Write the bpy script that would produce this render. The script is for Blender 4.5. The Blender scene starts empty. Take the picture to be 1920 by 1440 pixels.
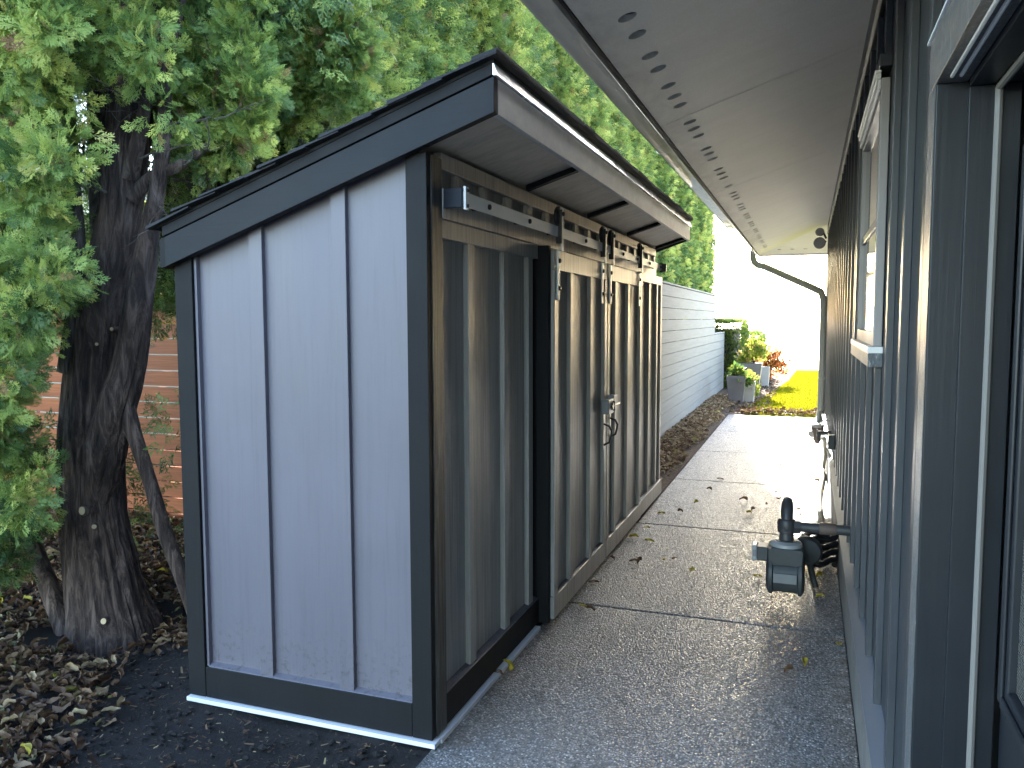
import bpy, bmesh, math, random
import numpy as np
from mathutils import Vector, Matrix, noise, Quaternion
R = math.radians
S = bpy.context.scene
COL = S.collection

# ------------------------------------------------------------------ camera
cam_d = bpy.data.cameras.new('camera'); cam = bpy.data.objects.new('camera', cam_d); COL.objects.link(cam)
S.camera = cam
cam_d.sensor_fit = 'HORIZONTAL'; cam_d.sensor_width = 36.0
cam_d.lens = 1512.0 / 1920.0 * 36.0
cam_d.clip_start = 0.05; cam_d.clip_end = 30000
_f = 1512.0
ry = Vector((1516 - 960, 598 - 720, _f)).normalized()
vv = Vector((46, 19280, _f)).normalized(); vv = (vv - ry * vv.dot(ry)).normalized()
rx = vv.cross(ry)
if rx.x < 0: rx = -rx
Rm = Matrix((rx, ry, -vv))                 # rows: world axes in image camera axes (x right, y down, z forward)
right = Vector(Rm.col[0]); down = Vector(Rm.col[1]); fwd = Vector(Rm.col[2])
M3 = Matrix((right, -down, -fwd)).transposed()
cam.matrix_world = Matrix.Translation((0, 0, 1.6)) @ M3.to_4x4()

# ------------------------------------------------------------------ world, sun, exposure
SUN_AZ, SUN_EL = R(8.3), R(21.0)           # azimuth to the left of +Y
w = bpy.data.worlds.new('World'); S.world = w; w.use_nodes = True
nt = w.node_tree; nt.nodes.clear()
sky = nt.nodes.new('ShaderNodeTexSky'); sky.sky_type = 'NISHITA'; sky.sun_disc = False
sky.sun_elevation = SUN_EL; sky.sun_rotation = -SUN_AZ
sky.air_density = 1.0; sky.dust_density = 0.7; sky.ozone_density = 1.0
bg = nt.nodes.new('ShaderNodeBackground'); bg.inputs[1].default_value = 0.15
ow = nt.nodes.new('ShaderNodeOutputWorld')
nt.links.new(sky.outputs[0], bg.inputs[0]); nt.links.new(bg.outputs[0], ow.inputs[0])
sl = bpy.data.lights.new('sun', 'SUN'); so = bpy.data.objects.new('sun', sl); COL.objects.link(so)
sl.energy = 5.0; sl.angle = R(0.55); sl.color = (1.0, 0.95, 0.86)
sdir = Vector((-math.sin(SUN_AZ) * math.cos(SUN_EL), math.cos(SUN_AZ) * math.cos(SUN_EL), math.sin(SUN_EL)))
so.rotation_euler = (-sdir).to_track_quat('-Z', 'Y').to_euler(); so.location = sdir * 50
S.view_settings.view_transform = 'Standard'; S.view_settings.look = 'None'
S.view_settings.exposure = 3.5; S.view_settings.gamma = 1.0; S.view_settings.use_curve_mapping = False
S.render.engine = 'CYCLES'
S.cycles.use_denoising = True
S.cycles.max_bounces = 8; S.cycles.diffuse_bounces = 6; S.cycles.glossy_bounces = 3
S.cycles.transmission_bounces = 5; S.cycles.transparent_max_bounces = 8
S.cycles.sample_clamp_indirect = 40.0
S.cycles.blur_glossy = 0.15; S.cycles.caustics_reflective = True

# ------------------------------------------------------------------ helpers
def lin(r, g, b):
    f = lambda c: (c / 255 / 12.92) if c / 255 <= .04045 else ((c / 255 + .055) / 1.055) ** 2.4
    return (f(r), f(g), f(b), 1)

class NT:
    def __init__(s, name):
        s.m = bpy.data.materials.new(name); s.m.use_nodes = True
        s.t = s.m.node_tree; s.b = s.t.nodes['Principled BSDF']; s.o = s.t.nodes['Material Output']
        s.tc = s.t.nodes.new('ShaderNodeTexCoord')
    def n(s, typ, **kw):
        x = s.t.nodes.new(typ)
        for k, v in kw.items():
            if k.startswith('i_'):
                x.inputs[k[2:].replace('_', ' ')].default_value = v
            else: setattr(x, k, v)
        return x
    def l(s, a, b): s.t.links.new(a, b)
    def coord(s, scale=(1, 1, 1), rot=(0, 0, 0), kind='Object'):
        mp = s.n('ShaderNodeMapping'); mp.inputs['Scale'].default_value = scale; mp.inputs['Rotation'].default_value = rot
        s.l(s.tc.outputs[kind], mp.inputs['Vector']); return mp.outputs[0]
    def noise(s, vec, scale, detail=6, rough=.6, dist=0):
        x = s.n('ShaderNodeTexNoise'); x.inputs['Scale'].default_value = scale; x.inputs['Detail'].default_value = detail
        x.inputs['Roughness'].default_value = rough; x.inputs['Distortion'].default_value = dist
        s.l(vec, x.inputs['Vector']); return x.outputs['Fac']
    def ramp(s, fac, stops):
        x = s.n('ShaderNodeValToRGB'); e = x.color_ramp.elements
        while len(e) < len(stops): e.new(.5)
        for i, (p, c) in enumerate(stops):
            e[i].position = p; e[i].color = c if len(c) == 4 else (*c, 1)
        s.l(fac, x.inputs[0]); return x.outputs[0]
    def rng(s, fac, a, b, c, d):
        x = s.n('ShaderNodeMapRange'); 
        for i, v in enumerate((a, b, c, d)): x.inputs[i + 1].default_value = v
        s.l(fac, x.inputs[0]); return x.outputs[0]
    def mix(s, fac, a, b, mode='MIX'):
        x = s.n('ShaderNodeMix', data_type='RGBA', blend_type=mode)
        if hasattr(fac, 'node'): s.l(fac, x.inputs[0])
        else: x.inputs[0].default_value = fac
        for v, i in ((a, 6), (b, 7)):
            if hasattr(v, 'node'): s.l(v, x.inputs[i])
            else: x.inputs[i].default_value = v if len(v) == 4 else (*v, 1)
        return x.outputs[2]
    def bump(s, h, strength=.3, dist=.01, nrm=None):
        x = s.n('ShaderNodeBump'); x.inputs['Strength'].default_value = strength; x.inputs['Distance'].default_value = dist
        s.l(h, x.inputs['Height'])
        if nrm: s.l(nrm, x.inputs['Normal'])
        s.l(x.outputs[0], s.b.inputs['Normal']); return x.outputs[0]
    def color(s, c):
        if hasattr(c, 'node'): s.l(c, s.b.inputs['Base Color'])
        else: s.b.inputs['Base Color'].default_value = c if len(c) == 4 else (*c, 1)
    def rough(s, c):
        if hasattr(c, 'node'): s.l(c, s.b.inputs['Roughness'])
        else: s.b.inputs['Roughness'].default_value = c

def paint(name, c, rough=.45, grain=0.0, var=.08, gscale=(60, 60, 1.3), spec=.5, metallic=0, gdist=.002):
    k = NT(name); v = k.coord()
    n1 = k.noise(v, 3, 5, .65)
    c = tuple(c[:3]); dk = tuple(x * (1 - var) for x in c); lt = tuple(min(1, x * (1 + var)) for x in c)
    col = k.ramp(n1, [(.3, dk), (.7, lt)])
    if grain:
        g = k.noise(k.coord(gscale), 1.0, 8, .7, .4)
        col = k.mix(k.rng(g, .35, .65, 0, grain), col, tuple(x * .55 for x in c))
        k.bump(g, .6, gdist)
    else:
        k.bump(k.noise(v, 120, 3), .12, .0015)
    k.color(col); k.rough(k.rng(n1, .3, .7, rough - .06, rough + .08))
    k.b.inputs['Specular IOR Level'].default_value = spec; k.b.inputs['Metallic'].default_value = metallic
    return k.m

MT = {}
def endpaint():
    k = NT('light_grey_paint'); v = k.coord(); g = k.noise(k.coord((60, 60, 2.2)), 1, 8, .7, .6); cloud = k.noise(k.coord((2.2, 2.2, 1.1)), 1, 5, .6, .5)
    run = k.noise(k.coord((26, 26, .55)), 1, 5, .6); c = k.ramp(cloud, [(.3, (.112, .106, .127)), (.7, (.134, .126, .150))])
    c = k.mix(k.rng(g, .5, .66, 0, .22), c, (.072, .070, .082)); c = k.mix(k.rng(run, .55, .72, 0, .16), c, (.15, .145, .155))
    sx = k.n('ShaderNodeSeparateXYZ'); k.l(k.tc.outputs['Object'], sx.inputs[0])
    spl = k.n('ShaderNodeMath', operation='MULTIPLY'); k.l(k.rng(sx.outputs['Z'], .14, .42, 1, 0), spl.inputs[0]); k.l(k.rng(k.noise(v, 38, 6, .75), .52, .66, 0, .75), spl.inputs[1])
    k.color(k.mix(spl.outputs[0], c, (.05, .042, .038))); k.rough(k.rng(cloud, .3, .7, .38, .5)); k.bump(g, .7, .0018); return k.m
MT['end'] = endpaint()
def front_paint():
    k = NT('weathered_grey_paint')
    g = k.noise(k.coord((55, 55, 1.1)), 1.0, 6, .62, .8); g2 = k.noise(k.coord((190, 190, 5)), 1.0, 5, .7, .4)
    big = k.noise(k.coord((7, 7, .45)), 1.0, 3); ch = k.noise(k.coord((90, 90, 9)), 1.0, 6, .8, .3)
    c = k.ramp(g, [(.34, (.22, .215, .205)), (.5, (.33, .32, .30)), (.66, (.43, .415, .39))])
    c = k.mix(k.rng(g2, .44, .62, 0, .6), c, (.17, .168, .165)); c = k.mix(k.rng(big, .35, .65, 0, .45), c, (.40, .37, .33))
    c = k.mix(k.rng(ch, .62, .72, 0, .35), c, (.10, .10, .10))
    k.color(c); k.rough(k.rng(g, .3, .7, .52, .36)); k.b.inputs['Specular IOR Level'].default_value = .6; k.bump(k.mix(.5, g, g2), .8, .003); return k.m
MT['front'] = front_paint()
MT['trim'] = paint('charcoal_paint', (.0095, .010, .0115), .62, .25, .15, (60, 60, 2.5), spec=.22, gdist=.002)
MT['trimrake'] = paint('charcoal_paint_rake', (.0115, .0135, .0165), .58, .15, .15, (2.5, 60, 60), spec=.25, gdist=.0015)
def worn_trim():
    k = NT('worn_charcoal_paint'); g = k.noise(k.coord((45, 45, 3)), 1.0, 9, .75, .6)
    k.color(k.ramp(g, [(.42, (.020, .021, .023)), (.56, (.07, .068, .062)), (.68, (.17, .16, .145))])); k.rough(.5); k.bump(g, .8, .003); return k.m
MT['worn'] = worn_trim()
def fascia_mat():
    k = NT('fascia_glossy_paint'); g = k.noise(k.coord((60, 8, 14)), 1.0, 8, .7, .6); b = k.noise(k.coord((9, 2.2, 5)), 1.0, 3, .5)
    k.color(k.ramp(g, [(.3, (.54, .54, .55)), (.7, (.74, .72, .69))])); k.rough(.34); k.bump(k.mix(.6, g, b), .5, .004); return k.m
MT['fascia'] = fascia_mat()
def ply():
    k = NT('stained_plywood'); g = k.noise(k.coord((1.2, 45, 45)), 1.0, 8, .7, .4); g2 = k.noise(k.coord((.5, 14, 14)), 1, 4)
    c = k.ramp(g, [(.3, (.36, .31, .26)), (.7, (.60, .53, .45))]); c = k.mix(k.rng(g2, .35, .65, 0, .6), c, (.66, .58, .49))
    k.color(c); k.rough(.5); k.bump(g, .5, .002); return k.m
MT['ply'] = ply()
MT['silver'] = paint('galvanised_drip_edge', (.88, .89, .91), .28, 0, .04, metallic=.35)
MT['steel'] = paint('brushed_track_steel', (.86, .87, .87), .40, 0, .06, metallic=0)
MT['black'] = paint('black_hardware', (.018, .018, .02), .38, 0, .1)
MT['bronze'] = paint('bronze_handle', (.20, .17, .13), .30, 0, .1, metallic=.8)
MT['latch'] = paint('grey_latch_metal', (.20, .21, .22), .38, 0, .1, metallic=.5)
MT['white'] = paint('white_flashing', (.78, .79, .82), .4, 0, .04)
def shingle():
    k = NT('asphalt_shingle'); v = k.coord(); g = k.noise(v, 260, 4, .8); n1 = k.noise(v, 7, 4)
    c = k.ramp(g, [(.35, (.012, .013, .015)), (.6, (.045, .045, .048)), (.75, (.12, .12, .12))]); c = k.mix(k.rng(n1, .3, .7, 0, .4), c, (.02, .02, .022))
    k.color(c); k.rough(.9); k.bump(g, .8, .003); return k.m
MT['shingle'] = shingle()
def soff():
    k = NT('taupe_soffit_board'); v = k.coord()
    g = k.noise(v, 130, 5, .8); s1 = k.noise(k.coord((1.6, 9, 9)), 1, 6, .65, .6); b = k.noise(v, .9, 4, .6)
    c = k.ramp(g, [(.3, (.66, .63, .58)), (.7, (.84, .81, .76))])
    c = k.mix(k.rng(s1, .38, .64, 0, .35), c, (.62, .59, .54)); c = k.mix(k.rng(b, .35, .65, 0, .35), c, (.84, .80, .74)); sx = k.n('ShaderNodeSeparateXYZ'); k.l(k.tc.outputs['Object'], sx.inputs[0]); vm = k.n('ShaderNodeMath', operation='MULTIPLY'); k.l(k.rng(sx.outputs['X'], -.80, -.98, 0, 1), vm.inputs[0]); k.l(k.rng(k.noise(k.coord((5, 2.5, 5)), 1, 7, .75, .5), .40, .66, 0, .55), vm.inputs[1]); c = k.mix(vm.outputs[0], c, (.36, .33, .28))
    k.color(c); k.rough(.6); k.bump(g, .35, .002); return k.m
MT['soffit'] = soff()
MT['gutter'] = None
def gut():
    k = NT('taupe_gutter_metal'); s1 = k.noise(k.coord((2, 1.2, 6)), 1, 4, .6, .8); st = k.noise(k.coord((14, 2.5, 14)), 1, 5, .6, .9)
    c = k.ramp(s1, [(.35, (.56, .53, .49)), (.65, (.70, .67, .61))]); c = k.mix(k.rng(st, .54, .60, 0, .5), c, (.48, .46, .42))
    k.color(c); k.rough(.07); k.b.inputs['Specular IOR Level'].default_value = 1.0; k.bump(k.noise(k.coord((1, 3.6, 9)), 1, 2), .25, .012); return k.m
MT['gutter'] = gut()
MT['siding'] = paint('dark_blue_grey_siding', (.043, .049, .057), .42, .12, .08, (60, 60, 1.6), gdist=.001)
MT['batten'] = paint('dark_blue_grey_batten', (.050, .055, .062), .36, .15, .1, (50, 50, 2.5), gdist=.002)
MT['batedge'] = MT['batten']
MT['frame'] = paint('dark_door_frame', (.012, .015, .020), .42, .05, .05, (90, 90, 2), gdist=.0008)
MT['door'] = paint('dark_door_paint', (.018, .021, .026), .40, 0, .1)
def speck():
    k = NT('rough_sawn_casing'); g = k.noise(k.coord((150, 150, 26)), 1, 8, .8, .5)
    k.color(k.ramp(g, [(.4, (.07, .08, .09)), (.56, (.14, .15, .155)), (.68, (.50, .49, .46))])); k.rough(.38); k.bump(g, 1.0, .004); return k.m
MT['casing'] = speck()
MT['strip'] = paint('weather_strip', (.20, .19, .175), .5, 0, .05)
MT['vinyl'] = paint('white_vinyl', (.74, .73, .70), .35, 0, .03)
MT['vinyltan'] = paint('taupe_window_frame', (.30, .28, .27), .4, 0, .05)
def glassm(name, c=(.02, .025, .03), r=.04):
    k = NT(name); k.color(c); k.rough(r); k.b.inputs['Specular IOR Level'].default_value = 1.0
    k.b.inputs['Coat Weight'].default_value = .6; k.bump(k.noise(k.coord(), 1.5, 2), .05, .01); return k.m
MT['glass'] = glassm('window_glass')
def reeded():
    k = NT('reeded_door_glass'); w_ = k.n('ShaderNodeTexWave', bands_direction='Z', wave_profile='SIN'); w_.inputs['Scale'].default_value = 60
    k.l(k.coord(), w_.inputs['Vector']); k.color((.10, .10, .09)); k.rough(.18); k.bump(w_.outputs['Fac'], .4, .003); return k.m
MT['lite'] = reeded()
def concrete():
    k = NT('exposed_aggregate_concrete'); v = k.coord()
    vo = k.n('ShaderNodeTexVoronoi', feature='F1'); vo.inputs['Scale'].default_value = 108; k.l(v, vo.inputs['Vector'])
    vo2 = k.n('ShaderNodeTexVoronoi', feature='F1'); vo2.inputs['Scale'].default_value = 170; k.l(v, vo2.inputs['Vector'])
    sep = k.n('ShaderNodeSeparateColor'); k.l(vo.outputs['Color'], sep.inputs[0])
    peb = k.ramp(sep.outputs[0], [(0, (.06, .064, .068)), (.28, (.175, .18, .186)), (.55, (.30, .306, .31)), (.85, (.43, .435, .44)), (1, (.80, .81, .82))])
    gapm = k.rng(vo.outputs['Distance'], .35, .62, 0, 1)
    big = k.noise(v, 1.3, 5, .6)
    mort = k.mix(k.rng(k.noise(v, 30, 4), .3, .7, 0, 1), (.11, .113, .117), (.20, .203, .206))
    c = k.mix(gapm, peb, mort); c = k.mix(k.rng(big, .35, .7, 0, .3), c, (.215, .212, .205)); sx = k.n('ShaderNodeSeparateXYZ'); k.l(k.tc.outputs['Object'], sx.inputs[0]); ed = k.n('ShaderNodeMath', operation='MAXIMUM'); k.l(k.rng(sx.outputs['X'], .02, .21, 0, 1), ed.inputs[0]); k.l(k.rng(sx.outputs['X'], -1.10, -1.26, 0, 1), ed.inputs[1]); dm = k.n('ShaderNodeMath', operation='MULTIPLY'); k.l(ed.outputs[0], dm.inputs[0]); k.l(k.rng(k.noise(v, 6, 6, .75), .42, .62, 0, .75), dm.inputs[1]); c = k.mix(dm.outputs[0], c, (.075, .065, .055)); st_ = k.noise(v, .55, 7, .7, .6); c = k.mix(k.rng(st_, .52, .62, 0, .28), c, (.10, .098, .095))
    k.color(c); k.rough(k.rng(sep.outputs[1], 0, 1, .22, .9)); k.b.inputs['Specular IOR Level'].default_value = .24
    h = k.n('ShaderNodeMath', operation='MULTIPLY_ADD'); k.l(vo.outputs['Distance'], h.inputs[0]); h.inputs[1].default_value = -1.0; k.l(k.rng(vo2.outputs['Distance'], 0, 1, .3, 0), h.inputs[2])
    k.bump(h.outputs[0], 1.0, .007); return k.m
MT['concrete'] = concrete()
def conc2():
    k = NT('plain_concrete'); v = k.coord(); n1 = k.noise(v, 4, 7, .7); n2 = k.noise(v, 90, 4)
    c = k.ramp(n1, [(.3, (.10, .10, .10)), (.7, (.19, .185, .175))]); c = k.mix(k.rng(n2, .5, .7, 0, .3), c, (.30, .29, .27)); k.color(c); k.rough(.85); k.bump(k.mix(.5, n1, n2), .5, .006); return k.m
MT['found'] = conc2()
def soil():
    k = NT('dark_soil'); v = k.coord(); n1 = k.noise(v, 5, 8, .75); n2 = k.noise(v, 60, 6, .8)
    c = k.ramp(n2, [(.3, (.008, .007, .007)), (.55, (.024, .020, .018)), (.72, (.062, .050, .042))]); c = k.mix(k.rng(n1, .4, .7, 0, .5), c, (.018, .015, .014))
    k.color(c); k.rough(.95); k.bump(k.mix(.5, n1, n2), .9, .02); return k.m
MT['soil'] = soil()
def mulch():
    k = NT('brown_mulch'); v = k.coord(); n1 = k.noise(v, 2, 8, .75); n2 = k.noise(k.coord((30, 50, 30)), 1, 8, .8)
    c = k.ramp(n2, [(.3, (.05, .037, .028)), (.55, (.16, .11, .08)), (.72, (.34, .25, .17))]); k.color(k.mix(k.rng(n1, .4, .7, 0, .5), c, (.05, .035, .025)))
    k.rough(1.0); k.b.inputs['Specular IOR Level'].default_value = .05; k.bump(n2, .9, .02); return k.m
MT['mulch'] = mulch()
def bark(name, a, b, c_, sc=(22, 22, 3.2)):
    k = NT(name); g = k.noise(k.coord(sc), 1, 9, .72, .9); g2 = k.noise(k.coord((70, 70, 14)), 1, 6, .7, .4); m = k.noise(k.coord((3, 3, 1.4)), 1, 4)
    c = k.ramp(g, [(.38, a), (.50, b), (.66, c_)]); c = k.mix(k.rng(m, .4, .65, 0, .5), c, tuple(x * .6 for x in b)); k.color(c); k.rough(.9)
    k.bump(k.mix(.4, g, g2), 1.0, .035); return k.m
MT['bark'] = bark('cedar_bark', (.010, .006, .005), (.058, .036, .028), (.20, .145, .12))
MT['bark2'] = bark('grey_bark', (.02, .016, .013), (.10, .08, .07), (.24, .20, .175))
MT['cut'] = paint('fresh_cut_wood', (.38, .29, .17), .7, 0, .25)
def cedar():
    k = NT('stained_cedar_board'); g = k.noise(k.coord((1.2, 30, 38)), 1, 8, .7, 1.2); kn = k.noise(k.coord((2.2, 9, 9)), 1, 2)
    geo = k.n('ShaderNodeObjectInfo'); c = k.ramp(g, [(.3, (.20, .050, .014)), (.55, (.34, .095, .026)), (.75, (.44, .145, .045))])
    c = k.mix(k.rng(kn, .68, .76, 0, .8), c, (.07, .03, .015)); k.color(c); k.rough(.6); k.bump(g, .4, .002); return k.m
MT['cedar'] = cedar()
def gfence():
    k = NT('light_grey_fence_board'); g = k.noise(k.coord((30, 1.3, 34)), 1, 7, .7, .5); b = k.noise(k.coord((1, 2.2, 3)), 1, 4)
    c = k.ramp(g, [(.3, (.185, .188, .192)), (.7, (.25, .252, .255))]); k.color(k.mix(k.rng(b, .35, .65, 0, .4), c, (.215, .21, .20))); k.rough(.75); k.b.inputs['Specular IOR Level'].default_value = .15; k.bump(g, .4, .002); return k.m
MT['gfence'] = gfence()
MT['meter'] = paint('meter_grey_paint', (.050, .056, .058), .5, 0, .25)
MT['meterlight'] = paint('meter_pale_paint', (.34, .35, .35), .4, 0, .1)
MT['pipe'] = paint('dark_pipe_paint', (.055, .055, .057), .45, 0, .25)
MT['rust'] = paint('rusty_pipe', (.12, .085, .07), .6, 0, .3)
MT['hose'] = paint('beige_hose', (.28, .26, .20), .7, 0, .2)
MT['potd'] = paint('dark_planter', (.16, .15, .15), .6, 0, .2)
MT['potg'] = paint('grey_planter', (.42, .40, .38), .6, 0, .1)
MT['navyplate'] = paint('dark_stop_plate', (.012, .017, .028), .5, 0, .1, spec=.2)
MT['navy'] = paint('navy_beam_paint', (.008, .012, .11), .4, 0, .1)
MT['downspout'] = paint('grey_green_downspout', (.42, .43, .39), .45, 0, .06)
MT['nsiding'] = paint('neighbour_siding', (.34, .36, .28), .6, 0, .08)
MT['cream'] = paint('cream_corner_board', (.72, .66, .48), .5, 0, .05)
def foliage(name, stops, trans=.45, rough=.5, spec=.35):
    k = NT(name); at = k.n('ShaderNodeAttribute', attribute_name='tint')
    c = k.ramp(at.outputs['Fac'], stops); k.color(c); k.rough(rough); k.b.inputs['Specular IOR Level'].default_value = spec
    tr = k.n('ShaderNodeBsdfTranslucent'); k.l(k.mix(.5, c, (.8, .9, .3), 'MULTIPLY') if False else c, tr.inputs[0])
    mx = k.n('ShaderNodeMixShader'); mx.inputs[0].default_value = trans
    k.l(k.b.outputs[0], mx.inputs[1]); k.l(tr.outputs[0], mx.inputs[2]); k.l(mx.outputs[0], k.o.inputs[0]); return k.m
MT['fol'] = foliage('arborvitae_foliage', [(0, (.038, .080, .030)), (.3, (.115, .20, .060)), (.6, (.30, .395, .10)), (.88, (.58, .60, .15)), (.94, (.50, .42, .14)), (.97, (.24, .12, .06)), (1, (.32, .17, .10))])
MT['folhedge'] = foliage('clipped_hedge_foliage', [(0, (.04, .09, .02)), (.6, (.10, .16, .03)), (1, (.20, .20, .03))])
MT['foldark'] = foliage('dark_evergreen_foliage', [(0, (.010, .024, .010)), (.6, (.03, .06, .018)), (1, (.08, .11, .03))], .3)
MT['folyel'] = foliage('yellow_maple_foliage', [(0, (.22, .25, .03)), (.5, (.55, .45, .05)), (1, (.70, .50, .08))], .5)
MT['folora'] = foliage('orange_shrub_foliage', [(0, (.20, .06, .03)), (.5, (.42, .16, .05)), (1, (.55, .35, .08))], .5)
MT['folbush'] = foliage('yellow_green_bush_foliage', [(0, (.10, .18, .03)), (.6, (.35, .40, .05)), (1, (.45, .25, .12))], .5)
MT['core'] = paint('dead_inner_twigs', (.022, .017, .011), .95, 0, .4)
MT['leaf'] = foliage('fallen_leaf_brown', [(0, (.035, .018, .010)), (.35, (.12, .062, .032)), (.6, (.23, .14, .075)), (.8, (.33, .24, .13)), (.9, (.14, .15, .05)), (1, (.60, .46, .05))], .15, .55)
MT['leafpale'] = foliage('dry_tan_leaf', [(0, (.09, .055, .035)), (.35, (.26, .17, .10)), (.6, (.42, .31, .20)), (.8, (.55, .43, .28)), (.9, (.30, .30, .12)), (1, (.60, .50, .10))], .2, .6, .15)
MT['grass'] = foliage('lawn_grass', [(0, (.10, .11, .004)), (1, (.22, .195, .008))], .3, .9, 0)
def turf():
    k = NT('turf_ground'); n1 = k.noise(k.coord(), 40, 6, .7); k.color(k.ramp(n1, [(.3, (.15, .145, .006)), (.7, (.25, .225, .012))])); k.rough(1.0); k.b.inputs['Specular IOR Level'].default_value = 0; k.bump(n1, .6, .02); return k.m
MT['turf'] = turf()
def sea():
    k = NT('sea_water'); k.color((.06, .09, .10)); k.rough(.22); k.bump(k.noise(k.coord((.3, .1, .3)), 1, 6), .4, .5); return k.m
MT['sea'] = sea()

class MB:
    def __init__(s): s.v = []; s.f = []; s.smooth = False
    def box(s, x0, x1, y0, y1, z0, z1):
        b = len(s.v); s.v += [(x, y, z) for z in (z0, z1) for y in (y0, y1) for x in (x0, x1)]
        s.f += [tuple(b + i for i in q) for q in ((0, 2, 3, 1), (4, 5, 7, 6), (0, 1, 5, 4), (2, 6, 7, 3), (0, 4, 6, 2), (1, 3, 7, 5))]; return s
    def prism(s, poly, axis, a0, a1):       # poly: list of 2D points in the other two axes (order x,y,z minus axis)
        def P(p, a):
            return (a, p[0], p[1]) if axis == 'x' else (p[0], a, p[1]) if axis == 'y' else (p[0], p[1], a)
        b = len(s.v); n = len(poly); s.v += [P(p, a0) for p in poly] + [P(p, a1) for p in poly]
        s.f += [tuple(b + i for i in range(n)), tuple(b + n + i for i in reversed(range(n)))]
        s.f += [(b + i, b + n + i, b + n + (i + 1) % n, b + (i + 1) % n) for i in range(n)]; return s
    def hexa(s, pts):
        b = len(s.v); s.v += [tuple(p) for p in pts]
        s.f += [tuple(b + i for i in q) for q in ((0, 3, 2, 1), (4, 5, 6, 7), (0, 1, 5, 4), (1, 2, 6, 5), (2, 3, 7, 6), (3, 0, 4, 7))]; return s
    def tube(s, pts, rad, n=12, cap=True, wob=None):
        pts = [Vector(p) for p in pts]; m = len(pts)
        if not hasattr(rad, '__len__'): rad = [rad] * m
        b = len(s.v); prev = None
        for i, p in enumerate(pts):
            t = (pts[min(i + 1, m - 1)] - pts[max(i - 1, 0)]).normalized()
            if prev is None:
                u = t.orthogonal().normalized()
            else:
                u = (prev - t * prev.dot(t)).normalized()
            prev = u; v = t.cross(u)
            for j in range(n):
                a = 2 * math.pi * j / n; r = rad[i]
                if wob: r *= wob(p, a, i)
                s.v.append(tuple(p + (u * math.cos(a) + v * math.sin(a)) * r))
        for i in range(m - 1):
            for j in range(n):
                s.f.append((b + i * n + j, b + i * n + (j + 1) % n, b + (i + 1) * n + (j + 1) % n, b + (i + 1) * n + j))
        if cap:
            s.f.append(tuple(b + j for j in reversed(range(n)))); s.f.append(tuple(b + (m - 1) * n + j for j in range(n)))
        s.smooth = True; return s
    def lathe(s, prof, c, axis='z', n=24):  # prof: (r, h)
        b = len(s.v)
        for r, h in prof:
            for j in range(n):
                a = 2 * math.pi * j / n; p, q = r * math.cos(a), r * math.sin(a)
                o = (p, q, h) if axis == 'z' else (h, p, q) if axis == 'x' else (q, h, p)
                s.v.append((c[0] + o[0], c[1] + o[1], c[2] + o[2]))
        for i in range(len(prof) - 1):
            for j in range(n):
                s.f.append((b + i * n + j, b + i * n + (j + 1) % n, b + (i + 1) * n + (j + 1) % n, b + (i + 1) * n + j))
        s.f.append(tuple(b + j for j in reversed(range(n)))); s.f.append(tuple(b + (len(prof) - 1) * n + j for j in range(n)))
        s.smooth = True; return s

def link(o, parent=None):
    COL.objects.link(o)
    if parent is not None: o.parent = parent
    return o
def build(name, mb, mat, parent=None, bevel=0, loc=None):
    me = bpy.data.meshes.new(name); v = mb.v
    off = Vector((0, 0, 0))
    if parent is not None:
        p = parent; o_ = Vector((0, 0, 0))
        while p is not None: o_ += p.location; p = p.parent
        off = o_
    elif loc: off = Vector(loc)
    me.from_pydata([(a[0] - off.x, a[1] - off.y, a[2] - off.z) for a in v], [], mb.f); me.update()
    bm = bmesh.new(); bm.from_mesh(me); bmesh.ops.recalc_face_normals(bm, faces=bm.faces); bm.to_mesh(me); bm.free()
    me.materials.append(MT[mat] if isinstance(mat, str) else mat)
    if mb.smooth:
        me.polygons.foreach_set('use_smooth', [True] * len(me.polygons))
        me.set_sharp_from_angle(angle=R(40))
    o = bpy.data.objects.new(name, me); link(o, parent)
    if parent is None and loc: o.location = off
    if bevel:
        m = o.modifiers.new('bevel', 'BEVEL'); m.width = bevel; m.segments = 2; m.limit_method = 'ANGLE'; m.harden_normals = False
    return o
def thing(name, label, cat, loc=(0, 0, 0), group=None):
    o = bpy.data.objects.new(name, None); o.location = loc; o.empty_display_size = .2; link(o)
    o['label'] = label; o['category'] = cat
    if group: o['group'] = group
    return o
def tag(o, label=None, cat=None, group=None, kind=None):
    if label: o['label'] = label
    if cat: o['category'] = cat
    if group: o['group'] = group
    if kind: o['kind'] = kind
    return o
def box(name, mat, parent, x0, x1, y0, y1, z0, z1, bevel=.0015):
    return build(name, MB().box(x0, x1, y0, y1, z0, z1), mat, parent, bevel)
def arr_mesh(name, V, F, tint, mat, parent=None, loc=(0, 0, 0)):
    me = bpy.data.meshes.new(name); k = F.shape[1]
    me.vertices.add(len(V)); me.vertices.foreach_set('co', np.asarray(V, dtype=np.float32).ravel())
    me.loops.add(F.size); me.loops.foreach_set('vertex_index', F.astype(np.int32).ravel())
    me.polygons.add(len(F)); me.polygons.foreach_set('loop_start', np.arange(0, F.size, k, dtype=np.int32))
    me.polygons.foreach_set('loop_total', np.full(len(F), k, dtype=np.int32))
    me.update(calc_edges=True)
    if tint is not None:
        a = me.attributes.new('tint', 'FLOAT', 'POINT'); a.data.foreach_set('value', tint.astype(np.float32))
    me.materials.append(MT[mat]); o = bpy.data.objects.new(name, me); link(o, parent)
    if parent is None: o.location = loc
    return o

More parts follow.
